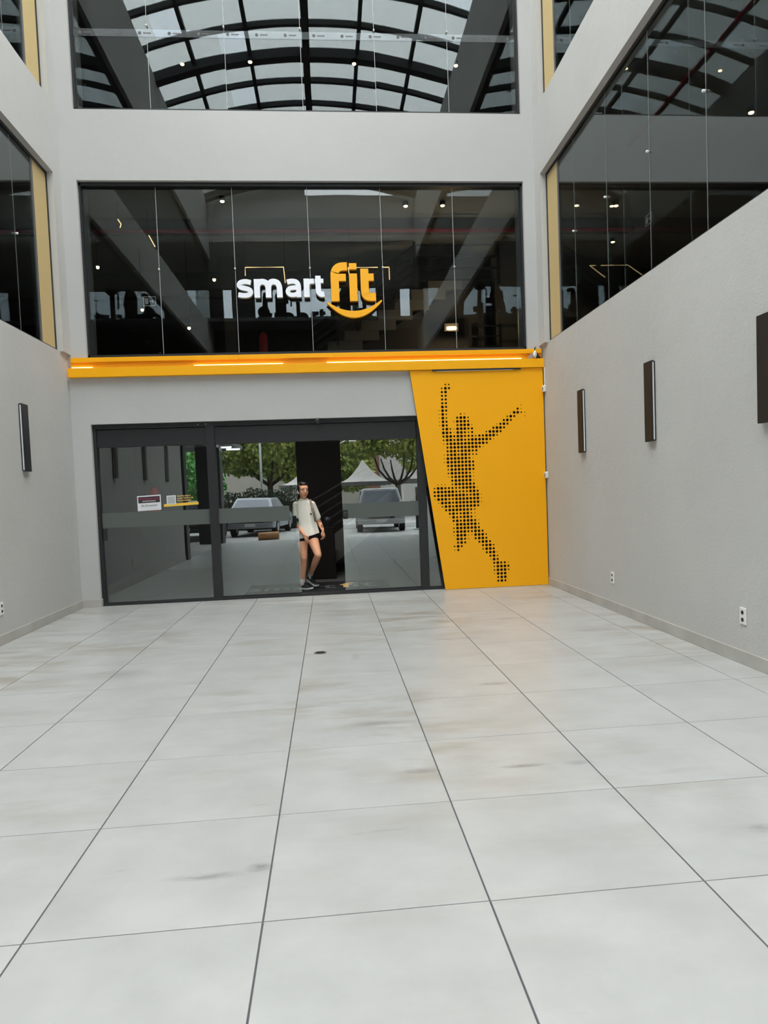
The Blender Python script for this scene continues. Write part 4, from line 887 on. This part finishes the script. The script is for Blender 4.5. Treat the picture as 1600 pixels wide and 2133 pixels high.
for k in range(10): w_ = B('window', M['inner'], bl, -13.2+1.6*k, -12.3+1.6*k, -38.03, -37.97, 3.6, 4.8); B('pane', M['carglass'], w_, -13.15+1.6*k, -12.35+1.6*k, -37.99, -37.96, 3.65, 4.75)
B('wing', M['tent'], bl, 4.4, 24, -42, -38, -0.03, 7.4); adopt(bl)
def pole(x, y, h_, label, arm):
    r = thing('lamp_post', label, 'lamp post', (x, y, -0.03), 'pale lamp posts'); MB().tube([(x, y, -0.03), (x, y, h_)], [0.06, 0.045], 10).build('post', M['qr'], r, smooth=True)
    MB().tube([(x, y, h_-0.1), (x+arm*.6, y, h_+.15), (x+arm, y, h_+.1)], 0.03, 8).build('arm', M['qr'], r, smooth=True); B('lamp_head', M['white'], r, x+arm-.2, x+arm+.2, y-.08, y+.08, h_+.04, h_+.12, bevel=.02); return adopt(r)
pole(-3.3, -13.35, 6.2, 'pale lamp post mirrored in the left door leaf', 0.8); pole(0.55, -15, 4.2, 'pale lamp post mirrored at the edge of the right door leaf', 0.8)
lg = thing('wooden_log', 'short varnished log lying by the column, mirrored in the left door leaf', 'log', (-2.25, -4.0, 0.1))
MB().tube([(-2.62, -4.0, 0.11), (-2.6, -4.0, 0.11), (-1.9, -4.05, 0.11), (-1.88, -4.05, 0.11)], [0.12, 0.14, 0.14, 0.12], 16).build('trunk', M['wood'], lg, smooth=True)
MB().tube([(-1.879, -4.05, 0.11), (-1.87, -4.05, 0.11)], 0.11, 16).build('cut_end', M['ytext'], lg); adopt(lg)
bo = thing('bollard', 'short dark bollard on a pale foot, mirrored right of the white car', 'bollard', (3.55, -6.5, 0)); MB().tube([(3.55, -6.5, -0.03), (3.55, -6.5, 0.8), (3.55, -6.5, 0.86)], [0.09, 0.09, 0.05], 12).build('post', M['black'], bo); MB().tube([(3.55, -6.5, -0.03), (3.55, -6.5, 0.03)], 0.2, 14).build('foot', M['white'], bo); adopt(bo)
for k, (x, y) in enumerate(((-1.2, -7.2), (-1.2, -8.4))):
    tag(B('painted_line', M['paper'], None, x-1.0, x+1.4, y-0.08, y+0.08, -0.0299, -0.026), ('white painted line on the ground, nearer the building', 'white painted line on the ground, nearer the street')[k], 'road marking')

# ================================================================== the woman in the doorway
def union(mb, name, m, parent, vox=0.006, it=6, fac=0.5):
    """weld overlapping solids into ONE continuous skin"""
    o = mb.build('tmp', None); rm = o.modifiers.new('r', 'REMESH'); rm.mode = 'VOXEL'; rm.voxel_size = vox; rm.use_smooth_shade = True
    sm_ = o.modifiers.new('s', 'SMOOTH'); sm_.iterations = it; sm_.factor = fac
    me = bpy.data.meshes.new_from_object(o.evaluated_get(bpy.context.evaluated_depsgraph_get())); me.name = name
    bpy.data.objects.remove(o); o = bpy.data.objects.new(name, me); C.objects.link(o); me.materials.clear(); me.materials.append(m); me.shade_smooth()
    if parent is not None: o.parent = parent
    return o
V = Vector
pr = thing('person', 'woman in a cream T-shirt and black shorts stepping out of the sliding doors', 'person', (-0.4, 11.25, 0))
J = {k: V(v) for k, v in dict(Ra=(-.495, 11.258, .110), Rk=(-.448, 11.13, .530), Rh=(-.465, 11.21, .885), Lh=(-.315, 11.21, .885), Lk=(-.215, 11.00, .575), La=(-.372, 11.440, .205),
     pel=(-.388, 11.21, .945), wa=(-.390, 11.22, 1.08), ch=(-.398, 11.22, 1.27), ne=(-.415, 11.20, 1.40), Rs=(-.535, 11.22, 1.385), Re=(-.535, 11.19, 1.070), Rw=(-.425, 11.02, .905),
     Ls=(-.285, 11.25, 1.380), Le=(-.185, 11.29, 1.090), Lw=(-.125, 11.18, .955)).items()}
hc = V((-.420, 11.165, 1.604)); HS = 1.10                                      # head centre
face = V((0.42, -0.90, -0.03)).normalized(); fr_ = face.cross(V((0, 0, 1))).normalized(); fu = fr_.cross(face)
def hp(r, f, u): return hc + (fr_*r + face*f + fu*u)*HS                    # head space: right(in picture left is -r)
b = MB()
b.limb(J['pel']+V((-.03, 0, -.02)), J['pel']+V((.03, 0, -.02)), .135, .135, .85, 16); b.limb(J['pel'], J['wa'], .135, .118, .75, 16, (1, 0, 0)); b.limb(J['wa'], J['ch'], .118, .140, .72, 16)
b.limb(J['Rs']+V((.03, 0, -.01)), J['Ls']+V((-.03, 0, -.01)), .062, .062, 1, 12, (0, 1, 0)); b.limb(J['ch'], J['ne']+V((0, 0, -.05)), .125, .075, .8, 14)
b.limb(J['ne']+V((0, 0, -.06)), hc+V((.0, .02, -.06)), .055, .050, 1, 12)
for h_, k_, a_ in (('Rh', 'Rk', 'Ra'), ('Lh', 'Lk', 'La')):
    H_, K_, A_ = J[h_], J[k_], J[a_]
    m1 = H_.lerp(K_, .35); b.limb(H_, m1, .092, .086, 1, 14); b.limb(m1, K_, .086, .056, 1, 14)
    calf = K_.lerp(A_, .32) + V((0, .018, 0)); b.limb(K_, calf, .054, .056, 1, 14); b.limb(calf, A_, .056, .034, 1, 14)
def hand(b, w, d, side, curl):
    """w wrist, d arm direction, side: towards the thumb; palm with four curled fingers and a thumb"""
    d = d.normalized(); s_ = (side - d*side.dot(d)).normalized(); n_ = d.cross(s_)
    palm = w + d*0.075; b.limb(w, palm, .024, .034, .5, 12, s_)
    for i, (o_, L_) in enumerate(((.030, .068), (.010, .078), (-.010, .072), (-.030, .056))):
        p = palm + s_*o_ + d*0.012; dd = d
        for q, f_ in enumerate((.45, .32, .23)):
            dd = (Matrix.Rotation(curl*(0.35 if q == 0 else 0.5), 3, s_) @ dd); e = p + dd*L_*f_*1.15; b.limb(p, e, .0095-.0008*q, .0090-.0008*q, 1, 8); p = e
    p = w + d*0.03 + s_*0.022; e = p + (d*0.6+s_*0.75).normalized()*0.038; b.limb(p, e, .013, .011, 1, 8); b.limb(e, e+(d*0.95+s_*0.2).normalized()*0.032, .011, .009, 1, 8)
for s_, e_, w_ in (('Rs', 'Re', 'Rw'), ('Ls', 'Le', 'Lw')):
    S_, E_, W_ = J[s_], J[e_], J[w_]; b.limb(S_, E_, .048, .038, 1, 12); m1 = E_.lerp(W_, .3); b.limb(E_, m1, .038, .038, 1, 12); b.limb(m1, W_, .038, .024, 1, 12)
hand(b, J['Rw'], V((.35, -.25, -.85)), V((.6, -.5, .3)), 0.8); hand(b, J['Lw'], V((.12, -.15, -.95)), V((-.5, -.7, 0)), -1.1)
# feet inside the shoes
for A_, toe in ((J['Ra'], V((-.345, 11.11, .045))), (J['La'], V((-.270, 11.36, .05)))): b.limb(A_, A_.lerp(toe, .25)+V((0, 0, -.03)), .034, .035, 1, 10); b.limb(A_.lerp(toe, .2)+V((0, 0, -.03)), A_.lerp(toe, .5)+V((0, 0, -.015)), .033, .020, 1, 10)
# head: skull, jaw, cheeks, nose, brow, lips, ears
def hb(c, r, seg=16, rings=12):
    t = MB().ball((0, 0, 0), tuple(q*HS for q in r), seg, rings); mt2 = Matrix((fr_, face, fu)).transposed(); n = len(b.v)
    b.v.extend([tuple(hp(*c) + mt2 @ V(v)) for v in t.v]); b.f.extend([tuple(i+n for i in f) for f in t.f])
hb((0, -.012, .030), (.075, .094, .088)); hb((0, .030, -.030), (.062, .062, .075)); hb((0, .052, -.085), (.034, .034, .026)); hb((0, .048, .035), (.062, .045, .055))
for s_ in (-1, 1): hb((s_*.036, .054, -.022), (.026, .028, .026)); hb((s_*.074, -.005, -.010), (.011, .020, .031)); hb((s_*.028, .083, .030), (.024, .012, .008)); hb((s_*.010, .098, -.024), (.009, .010, .008))
b.limb(hp(0, .088, .020), hp(0, .106, -.020), .008, .012, 1, 8); hb((0, .088, -.052), (.022, .010, .006)); hb((0, .087, -.063), (.019, .010, .007))
body = union(b, 'body', M['skin'], pr, 0.0055, 5, 0.5)
def headpart(name, m, specs, vox=None, it=2):
    t = MB()
    for c, r in specs:
        q = MB().ball((0, 0, 0), tuple(k_*HS for k_ in r), 14, 10); mt2 = Matrix((fr_, face, fu)).transposed(); n = len(t.v); t.v.extend([tuple(hp(*c)+mt2 @ V(v)) for v in q.v]); t.f.extend([tuple(i+n for i in f) for f in q.f])
    return union(t, name, m, pr, vox, it) if vox else t.build(name, m, pr, smooth=True)
hair = headpart('hair', M['hair'], [((0, -.034, .048), (.083, .090, .086)), ((0, -.045, .0), (.080, .075, .08)), ((0, .020, .098), (.062, .062, .028)), ((-.068, .012, .030), (.014, .030, .060)), ((.068, .012, .030), (.014, .030, .060)),
                                ((0, -.135, .02), (.035, .035, .040)), ((.05, -.09, -.09), (.03, .03, .07))], 0.006, 4)
for s_ in (-1, 1):
    headpart('eye', M['eyew'], [((s_*.029, .0800, .012), (.013, .009, .0065))]); headpart('iris', M['eye'], [((s_*.029, .0865, .012), (.006, .0045, .006))])
    headpart('eyebrow', M['hair'], [((s_*.030, .0935, .034), (.019, .005, .0045))])
headpart('lips', M['lip'], [((0, .0955, -.055), (.021, .006, .006)), ((0, .0945, -.064), (.018, .006, .005))])
q = MB().limb(hp(.083, .004, -.010), hp(.078, .022, -.040), .0075, .006, 1, 8); q.build('earbud', M['white'], pr, smooth=True)
# T-shirt: one loose shell with sleeves and folds
t = MB()
def ring_loft(mb, rings, seg=36, fold=0.0):
    n = len(mb.v)
    for k, (c, rx, ry, tilt) in enumerate(rings):
        for j in range(seg):
            a = 2*PI*j/seg; f_ = 1+fold*(k/len(rings))*math.sin(a*7+k*.5); x = rx*math.cos(a)*f_; y = ry*math.sin(a)*f_; mb.v.append((c[0]+x, c[1]+y, c[2]+tilt*x))
    for k in range(len(rings)-1):
        for j in range(seg): a = n+k*seg+j; b_ = n+k*seg+(j+1) % seg; mb.f.append((a, b_, b_+seg, a+seg))
    mb.f.append(tuple(range(n, n+seg))); mb.f.append(tuple(range(n+(len(rings)-1)*seg, n+len(rings)*seg)))
ring_loft(t, [((-.415, 11.195, 1.462), .064, .066, 0), ((-.412, 11.20, 1.445), .092, .078, 0), ((-.407, 11.21, 1.40), .155, .098, 0), ((-.400, 11.215, 1.30), .170, .118, 0), ((-.395, 11.21, 1.20), .168, .122, 0),
              ((-.388, 11.205, 1.08), .165, .125, .02), ((-.375, 11.20, .97), .172, .132, .12), ((-.365, 11.195, .868), .182, .142, .26)], fold=.045)
for S_, E_, r1 in ((J['Rs'], J['Re'], .074), (J['Ls'], J['Le'], .062)):
    e = S_.lerp(E_, .74); t.limb(S_+V((0, 0, -.005)), e, .060, r1, 1, 16)
sh = union(t, 'shirt', M['shirt'], pr, 0.007, 3, 0.4)
MB().tube([hp(0, 0, 0)*0 + V((-.415+.070*math.cos(a), 11.195+.072*math.sin(a), 1.466+.006*math.sin(a))) for a in [2*PI*i/20 for i in range(21)]], .010, 8, cap=False).build('collar', M['shirt'], sh, smooth=True)
q = MB(); q.box(-.318, -.290, 11.085, 11.094, 1.215, 1.238); q.build('chest_print', M['hair'], sh)
t = MB(); ring_loft(t, [((-.388, 11.21, 1.0), .14, .115, 0), ((-.388, 11.205, .90), .175, .125, 0), ((-.388, 11.20, .855), .165, .12, 0)])
for h_, k_ in (('Rh', 'Rk'), ('Lh', 'Lk')): t.limb(J[h_], J[h_].lerp(J[k_], .17), .104, .101, 1, 16)
union(t, 'shorts', M['shorts'], pr, 0.007, 10, 0.6)
# phone armband on the upper right arm
p = J['Rs'].lerp(J['Re'], .80); d = (J['Re']-J['Rs']).normalized()
q = MB(); q.bar(p-d*.075+V((-.045, -.07, 0)), p+d*.075+V((-.045, -.07, 0)), .085, .014, up=(0, -1, 0)); ab = q.build('phone_armband', M['shorts'], pr, bevel=.006)
MB().tube([p-d*.03, p+d*.03], .082, 18).build('band', M['shorts'], ab, smooth=True)
# shoulder strap and bag
cp = [V((-.31, 11.29, 1.435)), V((-.310, 11.20, 1.458)), V((-.295, 11.125, 1.415)), V((-.275, 11.088, 1.33)), V((-.258, 11.085, 1.26)), V((-.245, 11.11, 1.16)), V((-.235, 11.20, 1.05))]
n = MB(); k = 0
for i in range(len(cp)-1): n.bar(cp[i], cp[i+1], .034, .008, up=(0.3, -1, .2))
n.build('bag_strap', M['strap'], pr, bevel=.002)
q = MB(); ring_loft(q, [((-.30, 11.42, .90), .12, .05, 0), ((-.30, 11.42, .93), .16, .075, 0), ((-.30, 11.42, 1.15), .15, .075, 0), ((-.30, 11.40, 1.22), .10, .05, 0)], 20); q.build('shoulder_bag', M['shorts'], pr, smooth=True)
# tattoo patches on the outer forearm
for a, b_, w in ((.05, .35, .022), (.45, .75, .018)):
    A_ = J['Le'].lerp(J['Lw'], a)+V((.012, -.027, 0)); B_ = J['Le'].lerp(J['Lw'], b_)+V((.006, -.022, 0)); MB().limb(A_, B_, w, w*.7, .8, 10).build('tattoo', M['tattoo'], pr, smooth=True)
def shoe(A_, toe, heel, pitch):
    d = toe-heel; L_ = d.length; d.normalize(); s_ = d.cross(V((0, 0, 1))).normalized(); u = s_.cross(d); o = heel
    P = lambda a, b_, c: o + d*a*L_ + s_*b_ + u*c
    sec = [(-.04, .022, .030, .085), (.04, .034, .034, .105), (.2, .036, .040, .100), (.38, .037, .042, .080), (.6, .044, .034, .055), (.8, .046, .026, .034), (.96, .034, .018, .020), (1.03, .012, .012, .012)]
    mb = MB(); seg = 16
    for a, w, h_, top in sec:
        for j in range(seg):
            an = 2*PI*j/seg; y = math.cos(an)*w; z = math.sin(an); z = z*top if z > 0 else z*.012; mb.v.append(tuple(P(a, y, .024+z)))
    for k in range(len(sec)-1):
        for j in range(seg): x = k*seg+j; y = k*seg+(j+1) % seg; mb.f.append((x, y, y+seg, x+seg))
    mb.f.append(tuple(range(seg))); mb.f.append(tuple(range((len(sec)-1)*seg, len(sec)*seg)))
    sho = mb.build('shoe', M['shoe'], pr, smooth=True)
    mb = MB()
    for a, w, h_, top in sec:
        lift = max(0, a-.75)*.06 + max(0, .02-a)*.15
        for y, z in ((-w-.006, .028), (w+.006, .028), (w+.004, .0), (-w-.004, .0)): mb.v.append(tuple(P(a*1.01, y, z+lift)))
    for k in range(len(sec)-1):
        for j in range(4): x = k*4+j; y = k*4+(j+1) % 4; mb.f.append((x, y, y+4, x+4))
    mb.f.append((0, 1, 2, 3)); e = (len(sec)-1)*4; mb.f.append((e, e+1, e+2, e+3)); mb.build('sole', M['sole'], sho, bevel=.004)
    for a in (.42, .50, .58): MB().tube([P(a, -.020, .024+.095-.11*(a-.3)), P(a, 0, .030+.098-.11*(a-.3)), P(a, .020, .024+.095-.11*(a-.3))], .004, 6).build('lace', M['shorts'], sho, smooth=True)
    K_ = J['Rk'] if A_ == J['Ra'] else J['Lk']; MB().tube([A_+(A_-K_).normalized()*.03, A_, A_+(K_-A_).normalized()*.07], [.040, .041, .043], 14).limb(A_, A_+(toe-heel)*.12+V((0, 0, -.05)), .040, .036, 1, 12).build('sock', M['sock'], pr, smooth=True)
shoe(J['Ra'], V((-.335, 11.105, .004)), V((-.530, 11.285, .004)), 0); shoe(J['La'], V((-.262, 11.340, .012)), V((-.418, 11.480, .125)), 0)
adopt(pr); pr.location.z += 0.008
